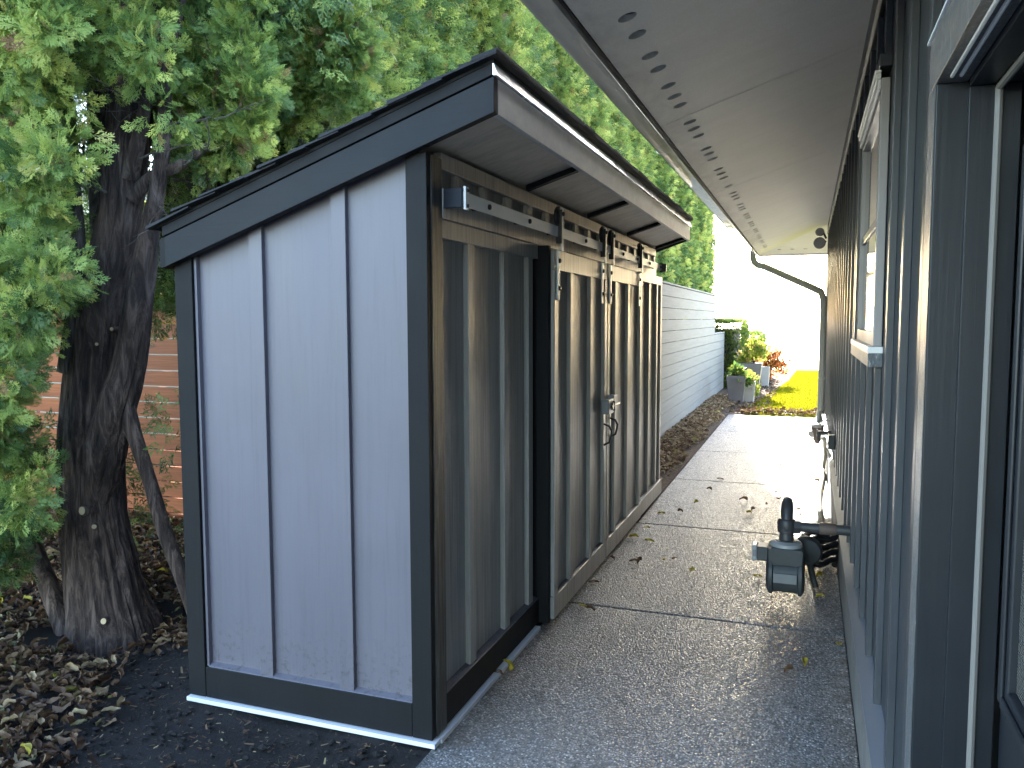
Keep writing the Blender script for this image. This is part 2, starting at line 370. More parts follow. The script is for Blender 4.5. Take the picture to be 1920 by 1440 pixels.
# ------------------------------------------------------------------ foliage generators
def spray_template(ns=7, nt_=3, wid=.035, seed=0, full=False):
    """open fern-like fan: long side branchlets with short finger tips"""
    rg = random.Random(seed); V = []; F = []
    def diamond(p, d, L, wd):
        q = Vector((-d.y, d.x, 0)); b = len(V)
        z = lambda t: -.25 * t.x ** 2 - .35 * t.y ** 2
        for a in (p, p + d * L * .6 + q * wd, p + d * L, p + d * L * .6 - q * wd): V.append((a.x, a.y, z(a)))
        F.append((b, b + 1, b + 2, b + 3))
    diamond(Vector((0, 0, 0)), Vector((1, 0, 0)), 1.0, wid * .5)
    for i in range(ns):
        t = .10 + .80 * i / ns; sd = 1 if i % 2 else -1; an = sd * R(rg.uniform(26, 50)); L = (.62 - .42 * t) * rg.uniform(.7, 1.15)
        d = Vector((math.cos(an), math.sin(an), 0)); p = Vector((t, 0, 0)); diamond(p, d, L, wid * .8 if nt_ else wid * 1.5)
        for j in range(nt_):
            u = .30 + .60 * j / nt_; s2 = 1 if j % 2 else -1; a2 = an + s2 * R(rg.uniform(26, 44))
            diamond(p + d * L * u, Vector((math.cos(a2), math.sin(a2), 0)), rg.uniform(.13, .22), wid * .75)
    return np.array(V), np.array(F)
T_HI = spray_template(8, 4, .036, 1); T_MD = spray_template(6, 3, .040, 2); T_LO = spray_template(7, 0, .046, 3)
T_LEAF = (np.array([(0, 0, 0), (.45, .30, .06), (1, 0, -.12), (.45, -.30, .06)]), np.array([(0, 1, 2, 3)]))
def unit(a): return a / np.maximum(np.linalg.norm(a, axis=1, keepdims=True), 1e-9)
def scatter(tpl, P, D, N, L, tint):
    """place template at points P, long axis D, normal hint N, length L"""
    V, F = tpl; n = len(P); X = unit(D); Y = unit(np.cross(N, X)); Z = np.cross(X, Y)
    out = (P[:, None, :] + L[:, None, None] * (V[None, :, 0:1] * X[:, None, :] + V[None, :, 1:2] * Y[:, None, :] + V[None, :, 2:3] * Z[:, None, :])).reshape(-1, 3)
    FF = (F[None] + (np.arange(n) * len(V))[:, None, None]).reshape(-1, F.shape[1])
    return out, FF, np.repeat(tint, len(V))
def clump_sprays(rg, C, rad, nper, L, tint_base, outward=None, spread=.7, droop=.35):
    """C: clump centres; returns P, D, N, L, tint"""
    n = len(C) * nper; ci = np.repeat(np.arange(len(C)), nper)
    d = unit(rg.normal(size=(n, 3)))
    if outward is not None:
        d = unit(d * spread + outward[ci])
    rr = rad[ci][:, None] * rg.uniform(.15, 1, (n, 1)) ** .6
    P = C[ci] + d * rr
    D = unit(d + rg.normal(size=(n, 3)) * .35 + np.array([0, 0, -droop]))
    N = unit(np.cross(D, rg.normal(size=(n, 3)) * .6 + np.array([0, 0, 1.0])) + rg.normal(size=(n, 3)) * .45)
    ln = rg.uniform(L * .65, L * 1.25, n)
    t = np.clip(tint_base[ci] + rg.normal(size=n) * .13, 0, .92)
    bad = rg.uniform(size=n); t = np.where(bad > .975, rg.uniform(.95, 1, n), t)
    return P, D, N, ln, t

# ------------------------------------------------------------------ SETTING: ground, path, lawn, water
def vary(n, a, b): return [a + (b - a) * i / (n - 1) for i in range(n)]
mb = MB()
xs = [-9000, -300, -60, -14] + vary(70, -8, -1.0) + [1, 8, 14, 60, 300, 9000]
ys = [-9000, -200, -30, -6, -1] + vary(80, 0.6, 9.0) + vary(20, 9.5, 27.0) + [27.6, 28.2, 30.0, 33]
XL = xs; idx = {}
for j, y in enumerate(ys):
    for i, x in enumerate(XL):
        z = -.012
        if -8 <= x <= -1.0 and .6 <= y <= 9:
            z += .018 * noise.noise(Vector((x * 2.3, y * 2.3, 0))) + .010 * noise.noise(Vector((x * 9, y * 9, 3)))
            if x > -1.45: z = -.012
            if x < -3.4: z += .05 * min(1, (-3.4 - x))
        if y > 27: z = -(y - 27) ** 1.6 * .55 - .012
        if y >= 33: z = -16
        mb.v.append((x, y, z))
for j in range(len(ys) - 1):
    for i in range(len(XL) - 1):
        a = j * len(XL) + i; mb.f.append((a, a + 1, a + 1 + len(XL), a + len(XL)))
mb.smooth = True
tag(build('ground', mb, 'soil'), kind='structure')
mb = MB(); mb.box(-9000, 9000, 31, 12000, -15.6, -15.5); tag(build('water', mb, 'sea'), kind='structure')
# slabs of the aggregate path
mb = MB(); joints = [-1.4, .53, 2.42, 4.31, 6.22, 8.10, 9.95, 11.85, 13.95]
for a, b in zip(joints[:-1], joints[1:]):
    x0 = -1.285 if b < 7.4 else -1.23
    mb.box(x0, .212, a + .007, b - .007, -.10, 0.0)
path = build('path', mb, 'concrete', bevel=.006); tag(path, kind='structure')
mb = MB(); mb.box(-1.285, .212, -1.4, 13.95, -.11, -.022); tag(build('path_base', mb, 'soil'), kind='structure')
# lawn and mulch bed
mb = MB(); mb.prism([(-.95, 13.98), (12, 13.98), (12, 26.9), (-.30, 26.9), (-.45, 22), (-.72, 18.5), (-1.0, 15.4)], 'z', -.03, .004)
tag(build('lawn', mb, 'turf'), kind='structure')
mb = MB(); mb.prism([(-1.85, 7.45), (-1.24, 7.45), (-1.24, 13.96), (-.96, 13.98), (-1.0, 15.4), (-.72, 18.5), (-.45, 22), (-.30, 26.9), (-4, 26.9), (-4, 19), (-1.85, 18.6)], 'z', -.03, -.004)
tag(build('mulch_bed', mb, 'mulch'), kind='structure')

# ------------------------------------------------------------------ SHED
SX, SY0, SY1, XL_ = -1.285, 2.625, 7.30, -2.415
shed = thing('garden_shed', 'grey board and batten garden shed with sliding barn doors and sloping shingled roof', 'shed', (-1.85, 4.9, 0))
slope = (2.293 - 1.822) / (-1.03 + 2.418)
def rz(x): return 2.293 + slope * (x + 1.02)         # underside of the rake board
# structural walls
mb = MB(); mb.prism([(-2.385, .02), (-1.325, .02), (-1.325, rz(-1.325) + .02), (-2.385, rz(-2.385) + .02)], 'y', 2.655, 2.70)
build('end_siding', mb, 'end', shed)
mb = MB(); mb.prism([(-2.385, .02), (-1.325, .02), (-1.325, rz(-1.325) + .02), (-2.385, rz(-2.385) + .02)], 'y', 7.20, 7.27); build('far_wall', mb, 'front', shed)
box('back_wall', 'end', shed, -2.40, -2.36, 2.70, 7.20, .02, rz(-2.385) + .01)
# end battens
for x0, x1 in ((-2.062, -2.000), (-1.688, -1.624)):
    mb = MB(); mb.prism([(x0, .155), (x1, .155), (x1, rz(x1) + .01), (x0, rz(x0) + .01)], 'y', 2.634, 2.658); build('batten', mb, 'end', shed, .002)
# inner light quarter strips along the left board and on top of the base board
mb = MB(); mb.prism([(-2.330, .157), (-2.318, .157), (-2.318, rz(-2.318) + .005), (-2.330, rz(-2.33) + .005)], 'y', 2.634, 2.657); build('edge_strip', mb, 'end', shed, .001)
# dark corner and base boards of the end wall
mb = MB(); mb.prism([(-2.418, .028), (-2.332, .028), (-2.332, rz(-2.332) + .01), (-2.418, rz(-2.418) + .01)], 'y', 2.622, 2.656); build('corner_board', mb, 'trim', shed, .002)
mb = MB(); mb.prism([(-1.366, .028), (-1.283, .028), (-1.283, rz(-1.283) - .012), (-1.366, rz(-1.366) + .01)], 'y', 2.622, 2.656); build('corner_board', mb, 'trim', shed, .002)
box('base_board', 'trim', shed, -2.330, -1.368, 2.6235, 2.656, .028, .158, .002)
# sloped light ledge over the base board
mb = MB(); mb.hexa([(-2.316, 2.628, .1585), (-1.370, 2.628, .1585), (-1.370, 2.656, .1585), (-2.316, 2.656, .1585), (-2.316, 2.630, .161), (-1.370, 2.630, .161), (-1.370, 2.656, .172), (-2.316, 2.656, .172)]); build('ledge_strip', mb, 'end', shed)
box('base_flashing', 'white', shed, -2.420, -1.266, 2.606, 2.66, .006, .0235, .002)
box('front_flashing', 'white', shed, -1.31, -1.262, 2.662, 3.86, .002, .020, .001)
# front corner board (worn, faces the path)
mb = MB(); mb.box(-1.325, -1.2805, 2.658, 2.748, .028, 2.19); build('front_corner_board', mb, 'worn', shed, .002)
# front siding, recessed
box('front_siding', 'front', shed, -1.36, -1.318, 2.75, 7.20, .02, 2.20, 0)
for y in (3.05, 3.46, 3.80):
    box('batten', 'front', shed, -1.3175, -1.293, y - .035, y + .030, .158, 2.115, .002)
box('base_board', 'trim', shed, -1.3175, -1.284, 2.75, 3.895, .026, .150, .002)
mb = MB(); mb.hexa([(-1.3175, 2.75, .151), (-1.3175, 3.895, .151), (-1.286, 3.895, .151), (-1.286, 2.75, .151), (-1.3175, 2.75, .164), (-1.3175, 3.895, .164), (-1.288, 3.895, .154), (-1.288, 2.75, .154)]); build('ledge_strip', mb, 'end', shed)
box('frieze_board', 'front', shed, -1.317, -1.284, 2.75, 7.22, 2.155, 2.215, .002)
box('track_backer', 'front', shed, -1.3175, -1.277, 2.75, 7.20, 1.975, 2.085, .002)
for i in range(16):
    y = 2.90 + i * .285
    box('batten', 'front', shed, -1.3165, -1.294, y, y + .065, 2.0855, 2.1545, .001)
box('header_trim', 'front', shed, -1.3165, -1.288, 2.75, 3.895, 1.905, 1.973, .002)
# dark return at the side of the doors
box('door_return', 'trim', shed, -1.3175, -1.232, 3.897, 3.935, .024, 1.972, .002)
# far fixed panel of the front
box('far_panel', 'front', shed, -1.3170, -1.262, 6.27, 7.25, .03, 1.96, 0)
for y in (6.30, 6.66, 7.01, 7.22): box('batten', 'front', shed, -1.2615, -1.236, y, y + .055, .155, 1.90, .002)
box('far_header_trim', 'front', shed, -1.2615, -1.234, 6.28, 7.27, 1.90, 1.972, .002)
box('far_base_board', 'front', shed, -1.2615, -1.222, 6.28, 7.28, .03, .152, .002)
# rake board on the near end, then the thin upper strip
mb = MB(); mb.prism([(-2.425, rz(-2.425)), (-1.0085, rz(-1.012)), (-1.0085, rz(-1.012) + .118), (-2.425, rz(-2.425) + .118)], 'y', 2.582, 2.620); build('rake_board', mb, 'trimrake', shed, .002)
mb = MB(); mb.prism([(-2.430, rz(-2.43) + .121), (-1.014, rz(-1.014) + .121), (-1.014, rz(-1.014) + .160), (-2.430, rz(-2.43) + .160)], 'y', 2.576, 2.62); build('rake_trim', mb, 'trim', shed, .001)
mb = MB(); mb.prism([(-2.425, rz(-2.425)), (-1.034, rz(-1.034)), (-1.034, rz(-1.034) + .118), (-2.425, rz(-2.425) + .118)], 'y', 7.30, 7.335); build('rake_board', mb, 'trimrake', shed, .002)
# front fascia and drip edge
zf = rz(-1.012)
box('fascia_board', 'fascia', shed, -1.033, -1.0080, 2.6205, 7.36, zf, zf + .118, .0015)
build('drip_edge', MB().prism([(-1.0125, zf + .158), (-1.012, zf + .121), (-.996, zf + .119), (-.9965, zf + .122), (-1.003, zf + .140), (-1.0075, zf + .159)], 'y', 2.579, 7.37), 'silver', shed)
mb = MB(); mb.prism([(-2.46, rz(-2.44)), (-2.426, rz(-2.426)), (-2.426, rz(-2.426) + .12), (-2.46, rz(-2.46) + .12)], 'y', 2.59, 7.33); build('rear_fascia', mb, 'trim', shed, .002)
# soffit under the front overhang, with dark strips
mb = MB(); mb.prism([(-2.40, rz(-2.40) + .075), (-1.035, rz(-1.035) + .03), (-1.035, rz(-1.035) + .045), (-2.40, rz(-2.40) + .09)], 'y', 2.623, 7.298); build('soffit', mb, 'ply', shed)
def sofz(x): a, b = rz(-2.40) + .075, rz(-1.035) + .03; return a + (b - a) * (x + 2.40) / 1.365
for y in (3.72, 4.86, 6.00, 7.20):
    mb = MB(); mb.hexa([(-1.283, y - .022, sofz(-1.283) - .026), (-1.036, y - .022, sofz(-1.036) - .026), (-1.036, y + .022, sofz(-1.036) - .026), (-1.283, y + .022, sofz(-1.283) - .026),
             (-1.283, y - .022, sofz(-1.283) - .001), (-1.036, y - .022, sofz(-1.036) - .001), (-1.036, y + .022, sofz(-1.036) - .001), (-1.283, y + .022, sofz(-1.283) - .001)])
    build('soffit_strip', mb, 'trim', shed, .001)
# shingles: overlapping courses with uneven tabs
rg = random.Random(5)
deck = MB(); deck.prism([(-2.452, rz(-2.452) + .1615), (-1.006, rz(-1.006) + .1615), (-1.006, rz(-1.006) + .172), (-2.452, rz(-2.452) + .172)], 'y', 2.575, 7.345); build('roof_deck', deck, 'trim', shed)
mb = MB(); nc = 11; x = -2.485; step = (1.50) / nc
for c in range(nc + 1):
    xa = -2.485 + c * step; xb = min(xa + step * 1.55, -.985)
    y = 2.548 + (rg.uniform(-.012, .008)); lift0, lift1 = .192, .176
    while y < 7.36:
        y2 = min(y + rg.uniform(.14, .34), 7.37); t = rg.uniform(.008, .014); dx = rg.uniform(-.006, .006) if c else 0
        za, zb = rz(xa) + lift0, rz(xb) + lift1
        if c == 0: za -= .012
        mb.hexa([(xa + dx, y, za - t), (xb, y, zb - t * .4), (xb, y2 - .002, zb - t * .4), (xa + dx, y2 - .002, za - t), (xa + dx, y, za), (xb, y, zb), (xb, y2 - .002, zb), (xa + dx, y2 - .002, za)])
        y = y2
build('roof_shingles', mb, 'shingle', shed)
mb = MB()
y = 2.546
while y < 7.36:
    y2 = min(y + .305, 7.37); t = rg.uniform(.001, .004)
    mb.hexa([(-1.075, y, rz(-1.075) + .184), (-.984, y, rz(-.984) + .174), (-.984, y2, rz(-.984) + .174), (-1.075, y2, rz(-1.075) + .184), (-1.075, y, rz(-1.075) + .196 + t), (-.984, y, rz(-.984) + .184 + t), (-.984, y2, rz(-.984) + .184 + t), (-1.075, y2, rz(-1.075) + .196 + t)]); y = y2
build('ridge_cap_shingles', mb, 'shingle', shed)
# sliding track
tr = build('sliding_track', MB().box(-1.212, -1.204, 2.77, 7.05, 2.020, 2.072), 'steel', shed, .001)
for i in range(9):
    build('track_bolt', MB().lathe([(.011, 0), (.011, .008), (.006, .011)], (-1.204, 3.02 + i * .495, 2.046), 'x', 10), 'black', tr)
    build('track_spacer', MB().lathe([(.012, 0), (.012, .063)], (-1.2755, 3.02 + i * .495, 2.046), 'x', 10), 'black', tr)
mb = MB().box(-1.2765, -1.204, 2.752, 2.766, 2.012, 2.084); build('track_stop', mb, 'navyplate', tr, .002)
mb = MB().box(-1.2035, -1.194, 2.767, 2.800, 2.006, 2.090); build('stop_plate', mb, 'steel', tr, .001)
for z in (2.020, 2.076): build('bolt', MB().lathe([(.007, 0), (.007, .004)], (-1.194, 2.784, z), 'x', 10), 'black', tr)
mb = MB().box(-1.222, -1.194, 7.050, 7.056, 2.005, 2.085).box(-1.222, -1.165, 7.056, 7.07, 2.01, 2.08); build('track_stop', mb, 'black', tr, .001)
# the two doors
def door(y0, y1, bats, hang, handle_y, near):
    d = build('sliding_door', MB().box(-1.275, -1.238, y0, y1, .035, 1.955), 'front', shed)
    zb = .150
    build('bottom_rail', MB().box(-1.2375, -1.213, y0, y1, .035, zb), 'front', d, .0025)
    build('top_rail', MB().box(-1.2375, -1.214, y0, y1, 1.852, 1.955), 'front', d, .0025)
    for b in bats: build('batten', MB().box(-1.2375, -1.2125, b, b + .062, zb + .0005, 1.8515), 'front', d, .0025)
    mbx = MB()
    prev = y0
    build('ledge_strip', MB().hexa([(-1.2375, y0, zb + .0005), (-1.2375, y1, zb + .0005), (-1.2145, y1, zb + .0005), (-1.2145, y0, zb + .0005), (-1.2375, y0, zb + .010), (-1.2375, y1, zb + .010), (-1.217, y1, zb + .003), (-1.217, y0, zb + .003)]), 'end', d)
    for i, hy in enumerate(hang):
        st = MB(); x = -1.194
        st.box(-1.2122, -1.2045, hy - .017, hy + .017, 1.70, 1.955)
        st.box(-1.2045, -1.186, hy - .017, hy + .017, 1.948, 1.956).box(-1.192, -1.186, hy - .017, hy + .017, 1.956, 2.165)
        h = build('hanger', st, 'steel', d, .001)
        wh = MB(); wh.lathe([(.046, -.012), (.052, -.006), (.052, .006), (.046, .012)], (-1.208, hy, 2.122), 'x', 28); 
        build('wheel', wh, 'black', h)
        cv = MB(); cv.hexa([(-1.1855, hy - .021, 1.975), (-1.1855, hy + .021, 1.975), (-1.181, hy + .021, 1.975), (-1.181, hy - .021, 1.975), (-1.1855, hy - .024, 2.15), (-1.1855, hy + .024, 2.15), (-1.181, hy + .024, 2.15), (-1.181, hy - .024, 2.15)])
        cv.lathe([(.024, 0), (.024, .0045)], (-1.1855, hy, 2.15), 'x', 20)
        for z in (1.76, 1.90, 2.135): build('bolt', MB().lathe([(.012, 0), (.012, .007), (.007, .011)], (-1.204 if z < 2 else -1.186, hy, z), 'x', 10), 'black', h)
        ed = MB(); ed.box(-1.214, -1.184, hy - .0245, hy - .0175, 1.985, 2.155); build('guard_plate', ed, 'black', h)
    # pull handle: plate and bowed bar
    hb = MB(); hb.box(-1.2124, -1.209, handle_y - .012, handle_y + .012, .77 if near else .80, 1.0)
    h = build('handle_plate', hb, 'bronze', d, .001)
    z0, z1 = (.80, .935) if near else (.83, .955)
    pts = [(-1.21, handle_y, z1), (-1.175, handle_y, z1 - .012), (-1.160, handle_y, z1 - .04), (-1.162, handle_y, (z0 + z1) / 2), (-1.172, handle_y, z0 + .02), (-1.21, handle_y, z0)]
    build('pull_handle', MB().tube(pts, .007, 10), 'black', h)
    return d
d1 = door(3.937, 5.085, (3.94, 4.235, 4.665, 5.02), (3.99, 4.93), 5.00, True)
d2 = door(5.098, 6.262, (5.102, 5.32, 5.72, 6.17), (5.15, 6.10), 5.17, False)
mb = MB().box(-1.212, -1.160, 4.93, 5.06, 1.005, 1.095); lt = build('door_latch', mb, 'latch', shed, .003)
mb = MB().box(-1.159, -1.150, 4.99, 5.03, 1.03, 1.072).tube([(-1.155, 4.975, 1.05), (-1.155, 5.20, 1.05)], .007, 8).tube([(-1.155, 5.04, 1.02), (-1.155, 5.04, 1.08)], .008, 8); build('bolt', mb, 'black', lt)
mb = MB().box(-1.212, -1.168, 5.105, 5.19, 1.02, 1.11); build('latch_keeper', mb, 'latch', shed, .003)

# ------------------------------------------------------------------ HOUSE
house = thing('house', 'dark blue grey board and batten house with deep eave and recessed door', 'house', (.25, 6, 0))
WX, YE, OV, ZO = .255, 12.4, 1.01, 2.61
XO = WX - OV; PT = .33 / OV; YEO = YE + OV; YN = -5.0
def sz(x): return ZO + PT * (x - XO)
mb = MB().box(WX, 6.0, 1.745, YE, .33, 3.0); build('siding', mb, 'siding', house)
mb = MB().box(WX, 6.0, YN + 1, .70, .33, 3.0).box(WX, 6.0, .70, 1.745, 2.10, 3.0).box(.60, 6.0, .70, 1.745, 0, 2.10); build('siding', mb, 'siding', house)
mb = MB().box(.214, 6.0, YN + 1, YE + .02, -.3, .285); build('foundation', mb, 'found', house, .004)
mb = MB().prism([(.205, .286), (.40, .286), (.40, .345), (.256, .338), (.205, .296)], 'y', 1.75, YE + .01); build('water_table', mb, paint('ledge_blue_grey', (.10, .115, .14), .5), house)
# battens
for k in range(-1, 25):
    y = 2.405 + .41 * k
    if y > YE - .05: break
    for (a, b) in (((.335, 1.42), (2.53, 2.80)) if 3.10 < y < 4.45 else ((.335, 2.80),)):
        mb = MB().box(.233, WX - .0005, y, y + .045, a, b); build('batten', mb, 'batten', house, .002)
mb = MB().box(.228, WX - .0005, YE - .09, YE + .01, .335, 2.80).box(.232, WX + .06, YE + .0105, YE + .03, .335, 2.80); build('corner_board', mb, 'batten', house, .002)
mb = MB().box(.222, WX - .0005, -1.0, YE + .01, 2.82, 2.93); build('frieze_board', mb, 'siding', house, .002)
mb = MB().prism([(.218, 2.801), (.232, 2.801), (.254, 2.819), (.218, 2.819)], 'y', -1.0, YE + .01); build('frieze_moulding', mb, 'batten', house)
# soffit with vent holes along the outer edge
def soffit():
    V = []; F = []
    holes_y = [2.575, 2.877 - .12, 2.877, 3.056, 3.314, 3.497, 3.76, 3.947, 4.116, 4.48, 4.64, 4.84, 5.20, 5.36, 5.55, 5.93, 6.12, 6.31, 6.68, 7.05, 7.22, 7.40]
    holes_y = [2.30, 2.585, 2.877, 3.056, 3.314, 3.497, 3.76, 3.947, 4.116, 4.48, 4.64, 4.83, 5.20, 5.36, 5.55, 5.93, 6.12, 6.31, 6.70]
    y = 7.08
    while y < 12.6:
        holes_y += [y, y + .17, y + .34]; y += .73
    holes_y += [1.9, 2.1, 1.5, 1.3]
    holes_y = sorted(h for h in holes_y if h < 12.85)
    hx = -.622; hw = .055; r = .033; n = 20
    def q(pts):
        b = len(V); V.extend([(p[0], p[1], sz(p[0])) for p in pts]); F.append(tuple(range(b, b + len(pts))))
    x0, xa, xb, x1 = XO, hx - hw, hx + hw, WX
    q([(x0, YN), (xa, YN), (xa, YEO - (xa - XO)), (x0, YEO)])
    q([(xb, YN), (x1, YN), (x1, YEO - OV), (xb, YEO - (xb - XO))])
    yprev = YN; tubes = []
    for h in holes_y:
        ya, yb = h - hw, h + hw
        if ya < yprev: ya = yprev; 
        q([(xa, yprev), (xb, yprev), (xb, ya), (xa, ya)]) if ya > yprev + 1e-5 else None
        ring = [(hx + r * math.cos(2 * math.pi * (i + .5) / n), h + r * math.sin(2 * math.pi * (i + .5) / n)) for i in range(n)]
        sq = []
        for i in range(n):
            a = 2 * math.pi * (i + .5) / n; c, s_ = math.cos(a), math.sin(a); m = max(abs(c), abs(s_))
            px, py = hx + hw * c / m, h + hw * s_ / m
            sq.append((px, min(max(py, ya), yb)))
        for i in range(n):
            j = (i + 1) % n
            q([ring[i], sq[i], sq[j], ring[j]])
        # corners
        for sx_, sy_ in ((1, 1), (-1, 1), (-1, -1), (1, -1)):
            cx = hx + hw * sx_; cy = yb if sy_ > 0 else ya
            near = sorted(range(n), key=lambda i: (sq[i][0] - cx) ** 2 + (sq[i][1] - cy) ** 2)[:2]
            q([sq[near[0]], (cx, cy), sq[near[1]]])
        b = len(V)
        for i in range(n): V.append((ring[i][0], ring[i][1], sz(ring[i][0]))); 
        for i in range(n): V.append((ring[i][0], ring[i][1], sz(ring[i][0]) + .03))
        for i in range(n): F.append((b + i, b + (i + 1) % n, b + n + (i + 1) % n, b + n + i))
        yprev = yb
    q([(xa, yprev), (xb, yprev), (xb, YEO - (xb - XO)), (xa, YEO - (xa - XO))])
    # end (hip) side: slopes along y
    def z2(y): return ZO + PT * (YEO - y)
    b = len(V); V.extend([(XO, YEO, ZO), (6, YEO, ZO), (6, YE, z2(YE)), (WX, YE, z2(YE))]); F.append((b, b + 1, b + 2, b + 3))
    m = MB(); m.v = V; m.f = F; return m, holes_y
sm, hy = soffit()
me = bpy.data.meshes.new('soffit'); me.from_pydata([(a - .25, b - 6, c) for a, b, c in sm.v], [], sm.f); me.materials.append(MT['soffit'])
sf = bpy.data.objects.new('soffit', me); link(sf, house)
mb = MB()
for h in hy: mb.lathe([(.05, 0), (.05, .002)], (-.622, h, sz(-.622) + .022), 'z', 12)
build('vent_screen', mb, 'black', sf)
mb = MB()
for i in range(6): mb.lathe([(.03, 0), (.03, .0015)], (-.45 + i * .19, YEO - .18, ZO + PT * .18 - .0035), 'z', 12)
build('vent_screen', mb, 'black', sf)
# board seams on the soffit
for y in (4.34, 6.78):
    mb = MB().hexa([(XO + .03, y, sz(XO + .03) - .0015), (WX - .04, y, sz(WX - .04) - .0015), (WX - .04, y + .010, sz(WX - .04) - .0015), (XO + .03, y + .010, sz(XO + .03) - .0015),
        (XO + .03, y, sz(XO + .03) - .0005), (WX - .04, y, sz(WX - .04) - .0005), (WX - .04, y + .010, sz(WX - .04) - .0005), (XO + .03, y + .010, sz(XO + .03) - .0005)])
    build('soffit_seam', mb, 'soffit', sf)
# dark gap, fascia, gutter
build('drip_gap', MB().box(XO - .012, XO - .001, YN, YEO + .02, ZO - .006, ZO + .16), 'trim', house)
build('fascia_board', MB().box(XO - .040, XO - .0125, YN, YEO + .03, ZO - .028, ZO + .16).box(XO - .011, 6, YEO + .001, YEO + .03, ZO - .028, ZO + .16), 'gutter', house, .002)
gp = [(XO - .041, ZO - .005), (XO - .118, ZO - .005), (XO - .130, ZO + .000), (XO - .140, ZO + .012), (XO - .1405, ZO + .100), (XO - .152, ZO + .108), (XO - .150, ZO + .122),
      (XO - .138, ZO + .120), (XO - .134, ZO + .100), (XO - .134, ZO + .020), (XO - .126, ZO + .008), (XO - .112, ZO + .003), (XO - .041, ZO + .003)]
gt = build('gutter', MB().prism(gp, 'y', YN, YEO + .06), 'gutter', house)
build('gutter_end_cap', MB().prism([gp[0], gp[1], gp[2], gp[3], gp[4], gp[5], (XO - .041, ZO + .12)], 'y', YEO + .061, YEO + .066), 'gutter', gt)
for y in (5.0, 9.2): build('gutter_joint', MB().prism([(a - .002 if a < XO - .05 else a, b - .002 if i < 6 else b) for i, (a, b) in enumerate(gp[:6])] + [(XO - .045, ZO + .12)], 'y', y, y + .05), 'gutter', gt)
# hip roof
mb = MB(); b0 = .165
zr = 2.6 + b0 + PT * 3.9
mb.v = [(XO - .09, YN, ZO + b0 - .03), (XO - .09, YEO + .09, ZO + b0 - .03), (8, YEO + .09, ZO + b0 - .03), (8, YN, ZO + b0 - .03), (3.2, YN, zr), (3.2, YEO - 3.9, zr),
        (XO - .09, YN, ZO + b0), (XO - .09, YEO + .09, ZO + b0), (8, YEO + .09, ZO + b0)]
mb.f = [(6, 4, 5, 7), (7, 5, 8), (8, 5, 4, 3), (0, 1, 7, 6), (1, 2, 8, 7)]
build('roof', mb, 'shingle', house)
mb = MB(); mb.v = [(XO, YN, ZO + .10), (XO, YEO, ZO + .10), (6, YEO, ZO + .10), (6, YN, ZO + .10)]; mb.f = [(0, 1, 2, 3)]
# downspout
pts = [(XO - .075, 13.10, ZO - .005), (XO - .075, 13.10, ZO - .06), (XO - .055, 13.08, ZO - .13), (XO + .0, 13.02, ZO - .185)]
pts += [(XO + .10 + .66 * t, 13.0 - .68 * t, ZO - .21 - .34 * t) for t in (0, .25, .5, .75, 1)]
pts += [(.155, 12.22, 1.98), (.190, 12.17, 1.88), (.198, 12.15, 1.74), (.198, 12.15, .55), (.195, 12.13, .30), (.16, 11.95, .16), (.08, 11.55, .05)]
ds = build('downspout', MB().tube(pts, .049, 18), 'downspout', house)
for z in (1.6, .75): build('pipe_strap', MB().box(.150, .256, 12.10, 12.2, z, z + .03), 'downspout', ds)
# window
win = build('window', MB().box(.240, .2545, 3.262, 4.238, 1.552, 2.388), 'glass', house)
wf = MB().box(.222, .2515, 3.20, 3.26, 1.50, 2.45).box(.222, .2515, 4.24, 4.30, 1.50, 2.45).box(.222, .2515, 3.26, 4.24, 2.39, 2.45).box(.222, .2515, 3.26, 4.24, 1.50, 1.55).box(.232, .2395, 3.262, 4.238, 1.95, 1.985)
build('window_frame', wf, 'vinyltan', win, .003)
wc = MB().box(.206, .2215, 3.215, 4.30, 2.452, 2.470).box(.200, .2215, 3.21, 4.30, 2.471, 2.480).box(.211, .2215, 3.22, 4.29, 2.415, 2.450)
build('window_head_trim', wc, 'vinyl', win, .002)
ws = MB().box(.203, .2545, 3.19, 4.42, 1.475, 1.499); build('window_sill', ws, 'vinyl', win, .002)
build('window_apron', MB().box(.205, .2545, 3.19, 4.44, 1.425, 1.4745), 'casing', win, .002)
build('window_casing', MB().box(.214, .2545, 4.31, 4.40, 1.50, 2.52).box(.214, .2545, 3.19, 4.40, 2.488, 2.53), 'batten', win, .002)
# door opening
fr = build('door_frame', MB().box(.2045, .335, 1.6485, 1.744, .0, 2.017).box(.213, .335, .70, 1.6495, 2.020, 2.095), 'frame', house, .002)
build('door_casing', MB().box(.203, .2040, 1.650, 1.735, .0, 2.017).box(.203, .2545, .60, 1.735, 2.0185, 2.112), 'casing', fr, .0015)
build('head_flashing', MB().box(.198, .2545, .60, 1.745, 2.113, 2.118), 'steel', fr)
build('door_stop', MB().box(.255, .335, 1.634, 1.6480, .0, 2.004).box(.255, .335, .70, 1.636, 2.005, 2.0195), 'frame', fr, .001)
build('weather_strip', MB().tube([(.300, 1.631, .0), (.300, 1.631, 1.999)], .0065, 8).tube([(.300, 1.631, 1.999), (.300, .70, 1.999)], .0065, 8), 'strip', fr)
build('head_weather_strip', MB().tube([(.222, 1.60, 2.0165), (.222, .70, 2.0165)], .0035, 6).tube([(.236, 1.60, 2.0165), (.236, .70, 2.0165)], .0035, 6), 'steel', fr)
dr = build('entry_door', MB().box(.345, .385, .70, 1.635, .02, 1.998), 'door', house, .002)
